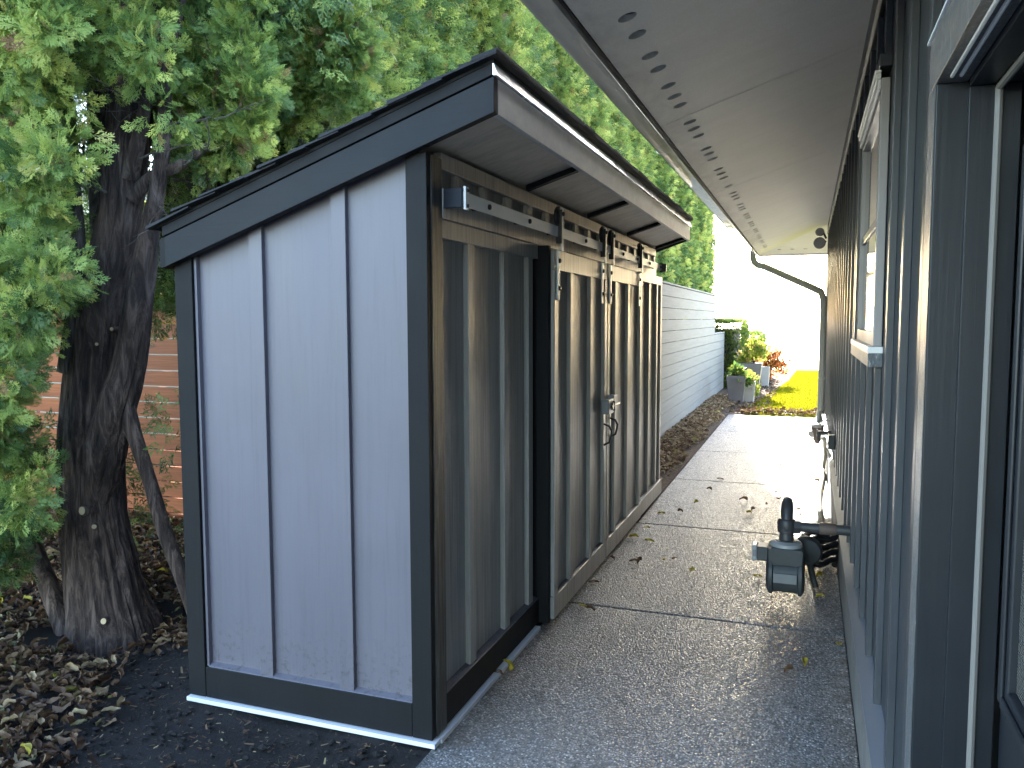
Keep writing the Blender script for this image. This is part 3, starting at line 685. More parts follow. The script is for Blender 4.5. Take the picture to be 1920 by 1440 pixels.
build('lite_frame', MB().box(.325, .3445, 1.50, 1.55, .93, 1.90).box(.325, .3445, .80, 1.50, .93, .98).box(.325, .3445, .80, 1.50, 1.85, 1.90).box(.318, .3248, 1.515, 1.535, .95, 1.88).box(.318, .3248, .80, 1.515, .95, .965), 'door', dr, .004)
build('door_glass', MB().box(.338, .3447, .80, 1.498, .982, 1.848), 'lite', dr)
build('panel_moulding', MB().box(.332, .3445, 1.44, 1.50, .20, .80).box(.332, .3445, .85, 1.44, .75, .80).box(.326, .3318, 1.455, 1.485, .215, .785), 'door', dr, .004)
build('threshold', MB().box(.20, .345, .70, 1.648, .02, .05), 'steel', fr)

# ------------------------------------------------------------------ things on the house wall and path
sec = thing('security_light', 'twin round lamp heads of an unlit floodlight on house wall under the eave corner', 'floodlight', (.215, 11.3, 2.62))
build('mount', MB().lathe([(.05, 0), (.05, .03), (.03, .04)], (.225, 11.3, 2.62), 'x', 20), 'meter', sec)
for z, s_, dz in ((2.72, .055, .05), (2.58, .075, -.06)):
    h = build('lamp_head', MB().tube([(.19, 11.3, 2.62 + dz * .3), (.15, 11.3, z)], .013, 8).lathe([(.02, -.06), (s_ * .8, -.05), (s_, 0), (s_, .03)], (.11, 11.27, z), 'y', 20), 'meter', sec)
    build('lens', MB().lathe([(s_ * .88, -.063), (s_ * .88, -.0605)], (.11, 11.27, z), 'y', 20), 'meterlight', h)
MY = 4.78
gm = thing('gas_meter', 'grey drum gas meter with white topped lid and elbow pipe beside house foundation', 'gas meter', (-.09, MY, .02))
build('meter_body', MB().lathe([(.09, -.104), (.122, -.088), (.122, -.070), (.108, -.064), (.108, .064), (.122, .070), (.122, .088), (.09, .104)], (-.088, MY, .150), 'x', 44), 'meter', gm)
mb = MB().prism([(-.178, .215), (.002, .215), (.008, .300), (-.004, .312), (-.172, .312), (-.184, .300)], 'y', MY - .095, MY + .095); build('meter_housing', mb, 'meter', gm, .006)
build('name_plate', MB().box(-.150, -.026, MY - .1235, MY - .1215, .125, .178), 'latch', gm, .001)
mb = MB()
for xx in (-.165, -.011):
    for zz in (.232, .292): mb.lathe([(.008, 0), (.008, .006), (.004, .009)], (xx, MY - .104, zz), 'y', 6)
build('cover_bolts', mb, 'pipe', gm)
mb = MB().lathe([(.088, 0), (.086, .018), (.066, .030)], (-.088, MY, .3125), 'z', 28); build('meter_lid', mb, 'meterlight', gm)
mb = MB().lathe([(.060, 0), (.060, .012), (.042, .014), (.038, .05), (.048, .055), (.048, .078)], (-.088, MY, .335), 'z', 20); build('riser', mb, 'pipe', gm)
mb = MB().lathe([(.040, 0), (.050, .012), (.050, .062), (.040, .075)], (-.088, MY, .392), 'z', 8).tube([(-.088, MY, .455), (-.088, MY + .01, .505), (-.088, MY + .04, .535), (-.088, MY + .10, .545)], [.032, .034, .034, .028], 16); build('elbow', mb, 'pipe', gm)
mb = MB().lathe([(.040, 0), (.040, .035)], (-.048, MY, .425), 'x', 6).lathe([(.028, 0), (.028, .27)], (-.015, MY, .425), 'x', 18); build('supply_pipe', mb, 'pipe', gm)
mb = MB().lathe([(.031, 0), (.034, .004), (.034, .085), (.030, .09)], (.085, MY, .425), 'x', 18); build('pipe_union', mb, 'rust', gm)
mb = MB().box(-.245, -.1855, MY - .055, MY + .05, .225, .305); build('index_box', mb, 'meter', gm, .004)
mb = MB().box(-.272, -.2455, MY - .050, MY + .045, .220, .310); build('index_window', mb, 'meterlight', gm, .004)
build('index_dial', MB().box(-.268, -.2485, MY - .0525, MY - .0505, .245, .285), 'latch', gm, .001)
rgm = build('regulator', MB().lathe([(.03, -.05), (.075, -.035), (.088, -.01), (.088, .01), (.06, .035), (.03, .05)], (.025, MY + .26, .22), 'y', 28).tube([(.025, MY + .26, .20), (.06, MY + .22, .08), (.08, MY + .2, .02)], .018, 10).tube([(.0, MY + .26, .24), (-.06, MY + .2, .30), (-.07, MY + .08, .32)], .016, 10), 'meter', gm)
hc = thing('coiled_hose', 'dark ribbed hose coiled low against the foundation behind the gas meter', 'hose', (.10, 5.45, .0))
pts = []
for i in range(120):
    a = i / 120 * 2 * math.pi * 4.3; rr = .095 + .012 * math.sin(i * .7); pts.append((.100 + rr * math.cos(a), 5.45 + rr * 1.3 * math.sin(a), .03 + i * .0018 + .006 * math.sin(i * 1.1)))
mb = MB().tube(pts, [.018 + .003 * (i % 2) for i in range(120)], 10); build('hose_coil', mb, 'black', hc)
hs = thing('garden_hose', 'beige crinkled hose running along the sunlit path edge beside the house', 'hose', (.14, 7.5, .0))
pts = []; n = 130
for i in range(n):
    t = i / (n - 1); y = 5.75 + t * 3.2; pts.append((.115 + .05 * t + .018 * math.sin(y * 2.3), y, .020))
mb = MB().tube(pts, [.019 + .006 * ((i // 2) % 2) for i in range(n)], 10).tube([(pts[-1][0], 8.95, .02), (.19, 9.02, .06), (.20, 8.9, .20), (.185, 8.6, .36), (.175, 8.35, .44)], .018, 10); build('hose_line', mb, 'hose', hs)
tp = thing('outdoor_tap', 'dark outdoor tap with lever on the house wall above the hose', 'tap', (.22, 8.3, .5))
mb = MB().lathe([(.035, 0), (.035, .012), (.02, .016), (.02, .10), (.028, .105), (.028, .13)], (.10, 8.3, .50), 'x', 14).tube([(.13, 8.3, .50), (.12, 8.3, .455), (.125, 8.31, .42)], .016, 10); build('tap_body', mb, 'pipe', tp)
mb = MB().tube([(.15, 8.3, .52), (.15, 8.3, .565)], .008, 8).tube([(.15, 8.25, .565), (.15, 8.35, .565)], .010, 8); build('tap_lever', mb, 'rust', tp)
eb = thing('junction_box', 'small grey junction box on the house battens near the tap', 'junction box', (.215, 7.3, .6))
build('box_body', MB().box(.185, .2325, 7.25, 7.35, .50, .62), 'meter', eb, .004); build('box_cover', MB().box(.181, .1845, 7.245, 7.355, .495, .625), 'pipe', eb, .002)
nz = thing('spray_nozzle', 'brown and grey hose nozzle hanging beside the downspout foot', 'hose nozzle', (.13, 9.3, .3))
build('nozzle_body', MB().lathe([(.02, -.13), (.03, -.10), (.045, -.02), (.065, .03), (.065, .05)], (.12, 9.3, .38), 'z', 16), 'rust', nz)
build('nozzle_collar', MB().lathe([(.066, 0), (.07, .01), (.07, .03), (.05, .04)], (.12, 9.3, .43), 'z', 16).tube([(.12, 9.3, .46), (.16, 9.3, .50), (.232, 9.3, .50)], .010, 8), 'meterlight', nz)

# ------------------------------------------------------------------ grey fence along the path
gf = thing('slat_fence', 'light grey horizontal slat fence stepping down beyond the shed', 'fence', (-1.8, 13, 0))
def slats(parent, x, y0, y1, zb, n, h, gap, mat='gfence', t=.02):
    for i in range(n):
        z = zb + i * (h + gap); build('slat', MB().box(x - t, x, y0, y1, z, z + h), mat, parent, .002)
slats(gf, -1.80, 9.3, 17.0, .02, 13, .152, .006)
slats(gf, -1.80, 17.003, 19.0, .02, 8, .152, .006)
for y, h in ((9.3, 2.07), (12.0, 2.07), (14.5, 2.07), (17.0, 2.07), (18.95, 1.28)):
    build('post', MB().box(-1.92, -1.822, y - .05, y + .05, 0, h), 'gfence', gf, .003)
build('cap_rail', MB().box(-1.93, -1.790, 9.3, 17.02, 2.076, 2.10), 'gfence', gf, .003)
build('cap_rail', MB().box(-1.93, -1.790, 17.022, 19.01, 1.285, 1.31), 'gfence', gf, .003)
build('end_board', MB().box(-1.822, -1.796, 16.985, 17.001, 1.33, 2.073), 'potd', gf)
build('end_board', MB().box(-1.822, -1.796, 19.002, 19.02, .02, 1.283), 'potd', gf)
# cedar fence behind the trees
cf = thing('cedar_fence', 'orange brown stained cedar slat fence behind the big tree', 'fence', (-5.4, 4.8, 0))
z = .02
for i in range(14):
    h = .112; build('slat', MB().box(-4.70 - .33, -3.75, 4.80, 4.82, z, z + h), 'cedar', cf, .002)
    build('slat', MB().box(-7.6, -5.037, 4.80, 4.82, z, z + h), 'cedar', cf, .002)
    z += h + .009
for x in (-7.5, -5.035, -3.80): build('post', MB().box(x - .045, x + .045, 4.822, 4.91, 0, 1.71), 'cedar', cf, .002)
mb = MB(); z = .02
for i in range(14):
    for x in (-4.995, -5.075):
        for dz in (.028, .084): mb.lathe([(.0045, 0), (.0045, .002)], (x, 4.7985, z + dz), 'y', 6)
    z += .121
build('nail_heads', mb, 'steel', cf)
build('cap_rail', MB().box(-7.6, -3.75, 4.78, 4.86, z - .005, z + .015), 'cedar', cf)
# neighbour house
nh = thing('neighbour_house', 'pale green lapped siding house with cream corner board beyond cedar fence', 'house', (-9, 9, 0))
mb = MB()
for i in range(20): mb.prism([(8.50, .2 + i * .14), (8.515 + .0, .345 + i * .14), (8.54, .345 + i * .14), (8.54, .2 + i * .14)], 'x', -14, -6.0)
build('lap_siding', mb, 'nsiding', nh)
build('wall', MB().box(-14, -6.0, 8.541, 13, 0, 3.1), 'nsiding', nh)
build('corner_board', MB().box(-9.05, -8.72, 8.47, 8.53, .2, 3.05), 'cream', nh, .004)
build('eave_fascia', MB().box(-14.4, -5.6, 8.2, 8.25, 3.0, 3.18), 'cream', nh, .004)
mb = MB(); mb.v = [(-14.4, 8.2, 3.18), (-5.6, 8.2, 3.18), (-5.6, 13.4, 3.18), (-14.4, 13.4, 3.18), (-12, 10.8, 4.1), (-8, 10.8, 4.1)]; mb.f = [(0, 1, 5, 4), (1, 2, 5), (2, 3, 4, 5), (3, 0, 4), (0, 3, 2, 1)]; build('roof', mb, 'shingle', nh)
nb = thing('navy_beam', 'dark blue horizontal beam above the cedar fence beside the shed roof corner', 'beam', (-5, 5.6, 2.15))
build('beam_body', MB().hexa([(-6.2, 5.55, 2.10), (-4.1, 5.55, 2.20), (-4.1, 5.60, 2.20), (-6.2, 5.60, 2.10), (-6.2, 5.55, 2.14), (-4.1, 5.55, 2.24), (-4.1, 5.60, 2.24), (-6.2, 5.60, 2.14)]), 'navy', nb)
build('beam_post', MB().box(-4.16, -4.10, 5.55, 5.60, 0, 2.20).box(-6.2, -6.14, 5.55, 5.60, 0, 2.11), 'navy', nb)
tag(build('stepping_stone', MB().prism([(-3.35, 4.1), (-2.9, 4.05), (-2.75, 4.35), (-3.0, 4.5), (-3.4, 4.4)], 'z', -.02, .05), 'potg', None, .01), 'flat grey stone lying among leaves behind the big tree', 'stone')

# ------------------------------------------------------------------ trees
def barkwob(seed, amp=.10, ridge=9):
    def f(p, a, i):
        rid = noise.noise(Vector((math.cos(a) * 7, math.sin(a) * 7, p.z * 1.6 + seed * 3)))
        rid = (1 - abs(rid) * 2.2) * amp * .42
        v = Vector((math.cos(a) * 1.6, math.sin(a) * 1.6, p.z * 1.1 + seed))
        v2 = Vector((math.cos(a) * 5.5, math.sin(a) * 5.5, p.z * 2.2 + seed))
        v3 = Vector((math.cos(a) * 14, math.sin(a) * 14, p.z * 9 + seed))
        return 1 + rid + amp * noise.noise(v) + amp * .55 * noise.noise(v2) + amp * .28 * noise.noise(v3)
    return f
def stem(mb, ctrl, n=40, dz=.03, seed=0, amp=.10):
    """ctrl: (x,y,z,r) list -> smooth dense tube"""
    pts = []; rad = []
    P = [Vector(c[:3]) for c in ctrl]; r_ = [c[3] for c in ctrl]
    for i in range(len(P) - 1):
        p0 = P[max(i - 1, 0)]; p1 = P[i]; p2 = P[i + 1]; p3 = P[min(i + 2, len(P) - 1)]
        L = (p2 - p1).length; m = max(2, int(L / dz))
        for k in range(m):
            t = k / m
            q = .5 * ((2 * p1) + (-p0 + p2) * t + (2 * p0 - 5 * p1 + 4 * p2 - p3) * t * t + (-p0 + 3 * p1 - 3 * p2 + p3) * t ** 3)
            pts.append(q); rad.append(r_[i] + (r_[i + 1] - r_[i]) * t)
    pts.append(P[-1]); rad.append(r_[-1])
    mb.tube(pts, rad, n, True, barkwob(seed, amp)); return mb
TY = 3.05
tree = thing('arborvitae_tree', 'big multi stemmed arborvitae with thick dark trunk and cut branch stubs left of shed', 'tree', (-3.4, TY, 0))
mb = MB()
stem(mb, [(-3.30, TY, -.10, .28), (-3.28, TY, .0, .225), (-3.31, TY, .15, .190), (-3.35, TY, .38, .165), (-3.39, TY, .62, .150), (-3.38, TY, .95, .142), (-3.33, TY, 1.34, .120), (-3.26, TY, 1.71, .106), (-3.15, TY + .02, 2.11, .096), (-3.10, TY + .05, 2.6, .100), (-3.07, TY + .1, 3.2, .10), (-3.1, TY + .2, 4.5, .07), (-3.1, TY + .2, 6.3, .03)], 150, .018, 1, .13)
tk = build('trunk', mb, 'bark', tree)
mb = stem(MB(), [(-3.36, TY - .02, .62, .08), (-3.26, TY - .03, .95, .100), (-3.165, TY - .03, 1.20, .086), (-3.11, TY, 1.40, .074), (-3.035, TY, 1.71, .060), (-2.955, TY, 2.02, .042), (-2.90, TY, 2.20, .034), (-2.87, TY + .03, 2.5, .033), (-2.87, TY + .05, 3.0, .028)], 72, .018, 7, .13)
build('stem', mb, 'bark', tree)
mb = stem(MB(), [(-3.52, TY + .18, .0, .10), (-3.55, TY + .2, .9, .07), (-3.47, TY + .16, 1.5, .062), (-3.42, TY + .16, 1.9, .055), (-3.46, TY + .2, 2.4, .05), (-3.5, TY + .25, 3.2, .04)], 24, .04, 12); build('stem', mb, 'bark2', tree)
mb = stem(MB(), [(-3.40, TY - .10, 1.35, .045), (-3.35, TY - .10, 1.6, .036), (-3.315, TY - .08, 1.92, .032), (-3.36, TY - .05, 2.3, .029), (-3.43, TY, 2.75, .024), (-3.45, TY, 3.2, .02)], 20, .03, 15); build('stem', mb, 'bark2', tree)
mb = stem(MB(), [(-3.14, TY - .02, 1.24, .05), (-3.075, TY - .02, 1.05, .036), (-3.02, TY, .85, .034), (-2.93, TY, .58, .036), (-2.83, TY + .02, .30, .034), (-2.73, TY + .05, -.03, .040)], 20, .03, 21); build('limb', mb, 'bark', tree)
mb = stem(MB(), [(-3.54, TY - .05, .0, .055), (-3.68, TY - .05, .28, .045), (-3.80, TY - .02, .50, .038), (-3.95, TY, 1.2, .03)], 18, .04, 25); build('limb', mb, 'bark', tree)
for c in ([(-3.06, TY, 2.28, .045), (-2.97, TY - .02, 2.46, .032), (-2.90, TY - .02, 2.66, .024), (-2.80, TY + .05, 2.90, .016), (-2.75, TY + .1, 3.3, .008)],
          [(-3.05, TY, 2.18, .036), (-2.94, TY + .02, 2.28, .028), (-2.80, TY + .05, 2.33, .024), (-2.64, TY + .12, 2.45, .016)],
          [(-3.68, TY - .12, .52, .025), (-3.95, TY - .25, .40, .016), (-4.2, TY - .3, .36, .010)],
          [(-3.12, TY + .1, 2.7, .03), (-3.3, TY - .1, 2.95, .02), (-3.55, TY - .25, 3.1, .012)]):
    build('branch', stem(MB(), c, 14, .03, c[0][0] * 7), 'bark', tree)
# cut stubs with pale faces
def px(pxx, pyy, y):
    d = Rm @ Vector((pxx - 960, pyy - 720, 1512.0)); t = y / d.y; return Vector((t * d.x, y, 1.6 + t * d.z))
from mathutils.bvhtree import BVHTree
bv = BVHTree.FromPolygons([Vector(v) + Vector((-3.4, TY, 0)) for v in [tuple(q.co) for q in tk.data.vertices]], [tuple(p.vertices) for p in tk.data.polygons])
for (u, v_, yy, r) in ((178, 857, 0, .015), (158, 957, 0, .020), (177, 987, 0, .011), (197, 1164, 0, .014), (212, 617, 0, .009), (180, 645, 0, .008), (201, 766, 0, .010), (185, 531, 0, .010), (213, 744, 0, .008)):
    tgt = px(u, v_, 3.0); org = Vector((0, 0, 1.6)); hit = bv.ray_cast(org, (tgt - org).normalized())
    if hit[0] is None: continue
    p = hit[0]; dr_ = (hit[1] + Vector((.1, -.6, .1))).normalized(); q = p + dr_ * .012
    sb = build('branch_stub', MB().tube([p - dr_ * .05, p, q], [r * 2.2, r * 1.6, r * 1.1], 14), 'bark', tree)
    build('cut_face', MB().tube([q + dr_ * .0005, q + dr_ * .003], r, 14), 'cut', sb)
# dead twigs
rg = random.Random(11)
def twig(mb, p, d, L, r, depth=0):
    pts = [Vector(p)]; d = Vector(d).normalized()
    for i in range(5):
        d = (d + Vector((rg.uniform(-.35, .35), rg.uniform(-.35, .35), rg.uniform(-.3, .3)))).normalized(); pts.append(pts[-1] + d * L / 5)
    mb.tube(pts, [r * (1 - .15 * i) for i in range(6)], 5)
    if depth < 2:
        for i in (2, 3, 4, 5):
            if rg.random() < .8: twig(mb, pts[i], d + Vector((rg.uniform(-1, 1), rg.uniform(-1, 1), rg.uniform(-.6, .9))), L * .55, r * .6, depth + 1)
for (x, y, z, dx, dz) in ((-2.95, 3.0, 2.35, .6, .2), (-2.9, 3.05, 2.15, .7, -.3), (-2.85, 3.1, 2.5, .8, -.1), (-3.1, 2.95, 2.2, -.5, .3), (-3.4, 3.0, 2.1, -.6, .4), (-2.85, 3.1, .75, .8, 0), (-2.8, 3.1, .5, .9, .3), (-3.0, 3.4, 2.2, .3, .5), (-3.2, 3.5, 2.4, -.3, .2), (-2.9, 3.5, 1.9, .3, -.2), (-3.3, 3.4, 1.9, .4, .4), (-2.9, 3.3, 2.6, .3, .3), (-3.5, 3.2, 2.4, .2, .5), (-2.7, 3.3, 2.2, .5, .5)):
    mb = MB(); twig(mb, (x, y, z), (dx, rg.uniform(-.5, .2), dz), .38, .006); build('dead_twig', mb, 'bark2', tree)
for i in range(26):
    mb = MB(); twig(mb, (rg.uniform(-4.0, -2.7), rg.uniform(3.3, 4.4), rg.uniform(1.9, 3.0)), (rg.uniform(-1, 1), rg.uniform(-.6, .6), rg.uniform(-.4, 1)), .5, .008); build('dead_twig', mb, 'bark2', tree)

rgn = np.random.default_rng(3)
def interp_edge(z):   # right edge of the left foliage mass (world x) as seen, by height
    zz = [.30, .46, .65, .89, 1.10, 1.31, 1.48, 1.68, 1.80, 1.88, 2.05, 2.23, 2.45, 2.65, 3.1, 3.4, 4.5]
    xx = [-3.85, -3.52, -3.30, -3.24, -3.34, -3.36, -3.20, -3.15, -3.02, -3.08, -3.16, -2.98, -2.97, -2.99, -2.95, -2.95, -3.0]
    return np.interp(z, zz, xx)
# left foliage mass (near)
n = 420; z = rgn.uniform(.40, 3.9, n); y = rgn.uniform(2.45, 3.05, n); ex = interp_edge(z) * (y / 2.75)
x = ex - .10 - np.abs(rgn.normal(size=n)) * .32 - np.where(rgn.uniform(size=n) < .3, rgn.uniform(0, .6, n), 0)
keep = ~((z > 1.10) & (z < 1.42) & (x > -3.52 * y / 2.75) & (y < 3.2)); C = np.c_[x, y, z][keep]
outw = unit(np.c_[np.full(len(C), .55), np.full(len(C), -.75), np.full(len(C), .05)] + rgn.normal(size=(len(C), 3)) * .35)
P, D, N, L, T = clump_sprays(rgn, C, np.full(len(C), .12), 36, .078, rgn.uniform(.12, .78, len(C)), outw, .8, .30)
V1, F1, T1 = scatter(T_HI, P, D, N, L, T)
# second, deeper layer that fills the interior
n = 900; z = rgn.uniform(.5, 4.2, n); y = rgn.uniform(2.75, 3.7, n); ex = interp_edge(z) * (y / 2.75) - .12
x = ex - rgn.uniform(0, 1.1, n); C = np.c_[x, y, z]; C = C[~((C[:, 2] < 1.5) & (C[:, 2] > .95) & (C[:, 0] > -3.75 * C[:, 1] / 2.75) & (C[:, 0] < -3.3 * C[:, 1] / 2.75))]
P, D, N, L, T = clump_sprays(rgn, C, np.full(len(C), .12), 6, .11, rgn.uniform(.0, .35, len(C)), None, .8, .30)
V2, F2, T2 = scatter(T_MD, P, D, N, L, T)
# canopy over and behind the trunk
def fringe(xr):   # bottom height of the canopy by x/y ratio
    return np.interp(xr, [-1.25, -1.13, -1.08, -1.02, -.97, -.93, -.88, -.84, -.79, -.75, -.71, -.66, -.62, -.58], [2.85, 2.78, 2.86, 2.86, 2.80, 2.55, 2.44, 2.36, 2.34, 2.50, 2.44, 2.66, 2.5, 2.5])
n = 950; xr = rgn.uniform(-1.40, -.585, n); y = rgn.uniform(2.75, 4.4, n); y = np.where(xr > -.92, np.maximum(y, 3.25), y); y = np.where(xr > -.75, np.maximum(y, 3.9), y)
fz = 1.6 + (fringe(xr) - 1.6) * y / 3.3; z = fz + .06 + rgn.exponential(.55, n)
C = np.c_[xr * y, y, z]; C = C[C[:, 2] < 5.2]
outw = unit(np.c_[np.full(len(C), .5), np.full(len(C), -.8), np.full(len(C), -.1)] + rgn.normal(size=(len(C), 3)) * .4)
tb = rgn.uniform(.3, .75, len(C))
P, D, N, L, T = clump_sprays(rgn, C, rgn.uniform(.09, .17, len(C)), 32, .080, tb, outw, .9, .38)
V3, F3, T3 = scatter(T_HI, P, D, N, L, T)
n = 700; xr = rgn.uniform(-1.3, -.60, n); y = rgn.uniform(3.3, 5.0, n); fz = 1.6 + (fringe(xr) - 1.6) * y / 3.3; z = fz + .25 + rgn.uniform(0, 2.4, n); z = np.where((xr > -1.12) & (xr < -.9), z + .25, z)
C = np.c_[xr * y, y, z]; C = C[~((xr > -1.18) & (xr < -.86) & (z < 2.0 + .28 * y))]
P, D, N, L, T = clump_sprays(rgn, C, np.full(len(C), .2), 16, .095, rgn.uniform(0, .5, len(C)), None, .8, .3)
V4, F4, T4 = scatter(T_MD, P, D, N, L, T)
def cat(*a):
    V = np.concatenate([q[0] for q in a]); T = np.concatenate([q[2] for q in a]); off = 0; Fs = []
    for q in a: Fs.append(q[1] + off); off += len(q[0])
    return V, np.concatenate(Fs), T
V, F, T = cat((V1, F1, T1), (V3, F3, T3), (V2, F2, T2), (V4, F4, T4))
arr_mesh('crown', V - np.array([-3.4, TY, 0]), F, T, 'fol', tree)
# small sprigs low by the cedar fence
C = np.array([px(u, v_, 3.6) for u, v_ in ((225, 850), (235, 880), (250, 910), (240, 930), (270, 790), (283, 770), (215, 900), (265, 940), (290, 940), (230, 990), (310, 990), (285, 900))] +
             [px(u, v_, 2.95) for u, v_ in ((325, 760), (335, 790), (328, 830))] + [px(u, v_, 3.9) for u, v_ in ((318, 520), (325, 560), (310, 600), (322, 590), (280, 610), (300, 540), (330, 500), (290, 430), (310, 460), (350, 400), (380, 380), (330, 430))])
P, D, N, L, T = clump_sprays(rgn, C, np.full(len(C), .07), 11, .085, rgn.uniform(.15, .5, len(C)), None, .8, .5)
V, F, T = scatter(T_MD, P, D, N, L, T); arr_mesh('low_sprigs', V - np.array([-3.4, TY, 0]), F, T, 'fol', tree)

# hedge row: tall columnar arborvitae
def hedge_crown(seed, H, R0, nclump, per, L, tpl, zmin, arc=(-2.35, 1.35)):
    rg_ = np.random.default_rng(seed)
    z = rg_.uniform(zmin, H, nclump); a = rg_.uniform(arc[0], arc[1], nclump)
    rad = R0 * np.clip((H - z) / 1.6, .05, 1) ** .5 * (.88 + .12 * np.sin(a * 3 + seed) + .07 * rg_.normal(size=nclump))
    C = np.c_[rad * np.cos(a), rad * np.sin(a), z]
    outw = unit(np.c_[np.cos(a), np.sin(a), np.full(nclump, .25)] + rg_.normal(size=(nclump, 3)) * .3)
    P, D, N, Ls, T = clump_sprays(rg_, C, rg_.uniform(.08, .20, nclump), per, L, rg_.uniform(.15, .82, nclump), outw, .75, .12)
    return scatter(tpl, P, D, N, Ls, T)
def core_mesh(seed, H, R0, zmin):
    mb = MB(); n = 20; m = 26
    for i in range(m):
        z = zmin + (H - zmin - .3) * i / (m - 1); rr = R0 * min(1, max(.05, (H - .2 - z) / 1.6)) ** .5
        for j in range(n):
            a = 2 * math.pi * j / n; r = rr * (1 + .22 * noise.noise(Vector((math.cos(a) * 2, math.sin(a) * 2, z * 1.3 + seed))))
            mb.v.append((r * math.cos(a), r * math.sin(a), z))
    for i in range(m - 1):
        for j in range(n): mb.f.append((i * n + j, i * n + (j + 1) % n, (i + 1) * n + (j + 1) % n, (i + 1) * n + j))
    mb.f.append(tuple(range(n)))
    mb.smooth = True; return mb
GH = 'arborvitae trees in the tall hedge row'
HX = -3.68
def hedge_tree(y, x, crown_src, core_src, trunk_src, label, rot=0, sc=1.0):
    t = thing('hedge_arborvitae', label, 'tree', (x, y, 0), GH); t.scale = (1, 1, sc); t.rotation_euler.z = rot
    for src in (crown_src, core_src, trunk_src):
        c = src.copy(); COL.objects.link(c); c.parent = t; c.location = (0, 0, 0)
    return t
def proto(name, me_args, mat):
    o = arr_mesh(name, *me_args, mat); return o
near_cr = [proto('crown', hedge_crown(21 + i, 7.8, .96, 2700, 20, .092, T_MD, 1.6), 'fol') for i in range(2)]
mid_cr = proto('crown', hedge_crown(25, 8.0, .97, 2400, 15, .115, T_MD, 1.6, (-2.2, 1.6)), 'fol')
far_cr = [proto('crown', hedge_crown(31 + i, 8.1, .98, 2900, 15, .125, T_LO, .5, (-2.2, 1.9)), 'fol') for i in range(2)]
end_cr = proto('crown', hedge_crown(41, 8.1, .98, 3000, 12, .14, T_LO, .8, (-2.2, 2.6)), 'fol')
core = build('inner_branches', core_mesh(1, 7.8, .74, 1.9), 'core')
mb = stem(MB(), [(0, 0, -.05, .15), (.03, 0, 1.2, .11), (0, .03, 2.6, .10), (.02, 0, 4.5, .07), (0, 0, 6.8, .03)], 28, .06, 4, .15)
htrunk = build('trunk', mb, 'bark')
labs = ['first hedge arborvitae behind the shed with bare trunk showing above roof edge', 'second hedge arborvitae above middle of the shed roof', 'third hedge arborvitae rising behind high front corner of shed roof',
        'fourth hedge arborvitae just beyond the shed roof peak', 'fifth hedge arborvitae between roof peak and house gutter', 'sixth hedge arborvitae in the row counted from the big trunk',
        'seventh hedge arborvitae in the row counted from the big trunk', 'eighth hedge arborvitae in the row counted from the big trunk', 'ninth hedge arborvitae in the row counted from the big trunk',
        'tenth hedge arborvitae above far end of the shed roof']
ys_ = []; y = 4.95
while y < 24.3: ys_.append(y); y += 1.12 if y < 9 else 1.2
nh_ = len(ys_)
ordn = ['first', 'second', 'third', 'fourth', 'fifth', 'sixth', 'seventh', 'eighth', 'ninth', 'tenth', 'eleventh', 'twelfth', 'thirteenth', 'fourteenth', 'fifteenth', 'sixteenth', 'seventeenth', 'eighteenth', 'nineteenth']
rg = random.Random(8)
for i, y in enumerate(ys_):
    if i < 5: cr = near_cr[i % 2]
    elif i == nh_ - 1: cr = end_cr
    elif i < 9: cr = mid_cr
    else: cr = far_cr[i % 2]
    if i < len(labs): lb = labs[i]
    elif i == nh_ - 1: lb = 'last hedge arborvitae at sky edge above end of the grey fence'
    else: lb = '%s hedge arborvitae counted back from the sky edge above grey fence' % ordn[nh_ - 1 - i]
    hedge_tree(y, HX + rg.uniform(-.08, .08), cr, core, htrunk, lb, rg.uniform(-.25, .25), rg.uniform(.90, .93) if 12 < y < 20.5 else rg.uniform(.97, 1.03) if y < 20.5 else 1.09)
for o in near_cr + far_cr + [end_cr, mid_cr, core, htrunk]: bpy.data.objects.remove(o)

# background trees beyond the cedar fence
def bgtree(name, label, loc, mat, clumps, per, L, tpl, trunkr, seed, grp=None):
    rg_ = np.random.default_rng(seed); t = thing(name, label, 'tree', loc, grp); C = []
    for (cx, cy, cz, rad, n) in clumps:
        d = unit(rg_.normal(size=(n, 3))); C.append(np.array([[cx, cy, cz]]) + d * rad * rg_.uniform(.3, 1, (n, 1)) ** .5)
    C = np.concatenate(C); P, D, N, Ls, T = clump_sprays(rg_, C, np.full(len(C), .25), per, L, rg_.uniform(.1, .9, len(C)), None, .8, .3)
    V, F, T = scatter(tpl, P, D, N, Ls, T); arr_mesh('crown', V, F, T, mat, t)
    mb = stem(MB(), [(0, 0, -.05, trunkr), (.05, 0, 1.2, trunkr * .8), (0, .05, clumps[0][2], trunkr * .5), (0, 0, clumps[0][2] + 1, trunkr * .2)], 16, .1, seed)
    for k in range(5):
        a = k * 1.3; stem(mb, [(0, 0, 1.2 + .25 * k, trunkr * .4), (.5 * math.cos(a), .5 * math.sin(a), 1.9 + .25 * k, trunkr * .25), (1.0 * math.cos(a), 1.0 * math.sin(a), 2.5 + .3 * k, .01)], 8, .15, k)
    build('trunk', mb, 'bark', t, loc=None); return t
def fixtrunk(t):
    for c in t.children:
        if c.name.startswith('trunk'): c.location = t.location * 0
t1 = bgtree('maple_tree', 'yellow autumn maple between cedar fence and green neighbour house', (-6.3, 7.2, 0), 'folyel', [(0, 0, 2.1, .7, 70), (.6, -.8, 1.9, .5, 45), (-1.2, -.6, 2.0, .6, 45)], 9, .13, T_LEAF, .09, 5)
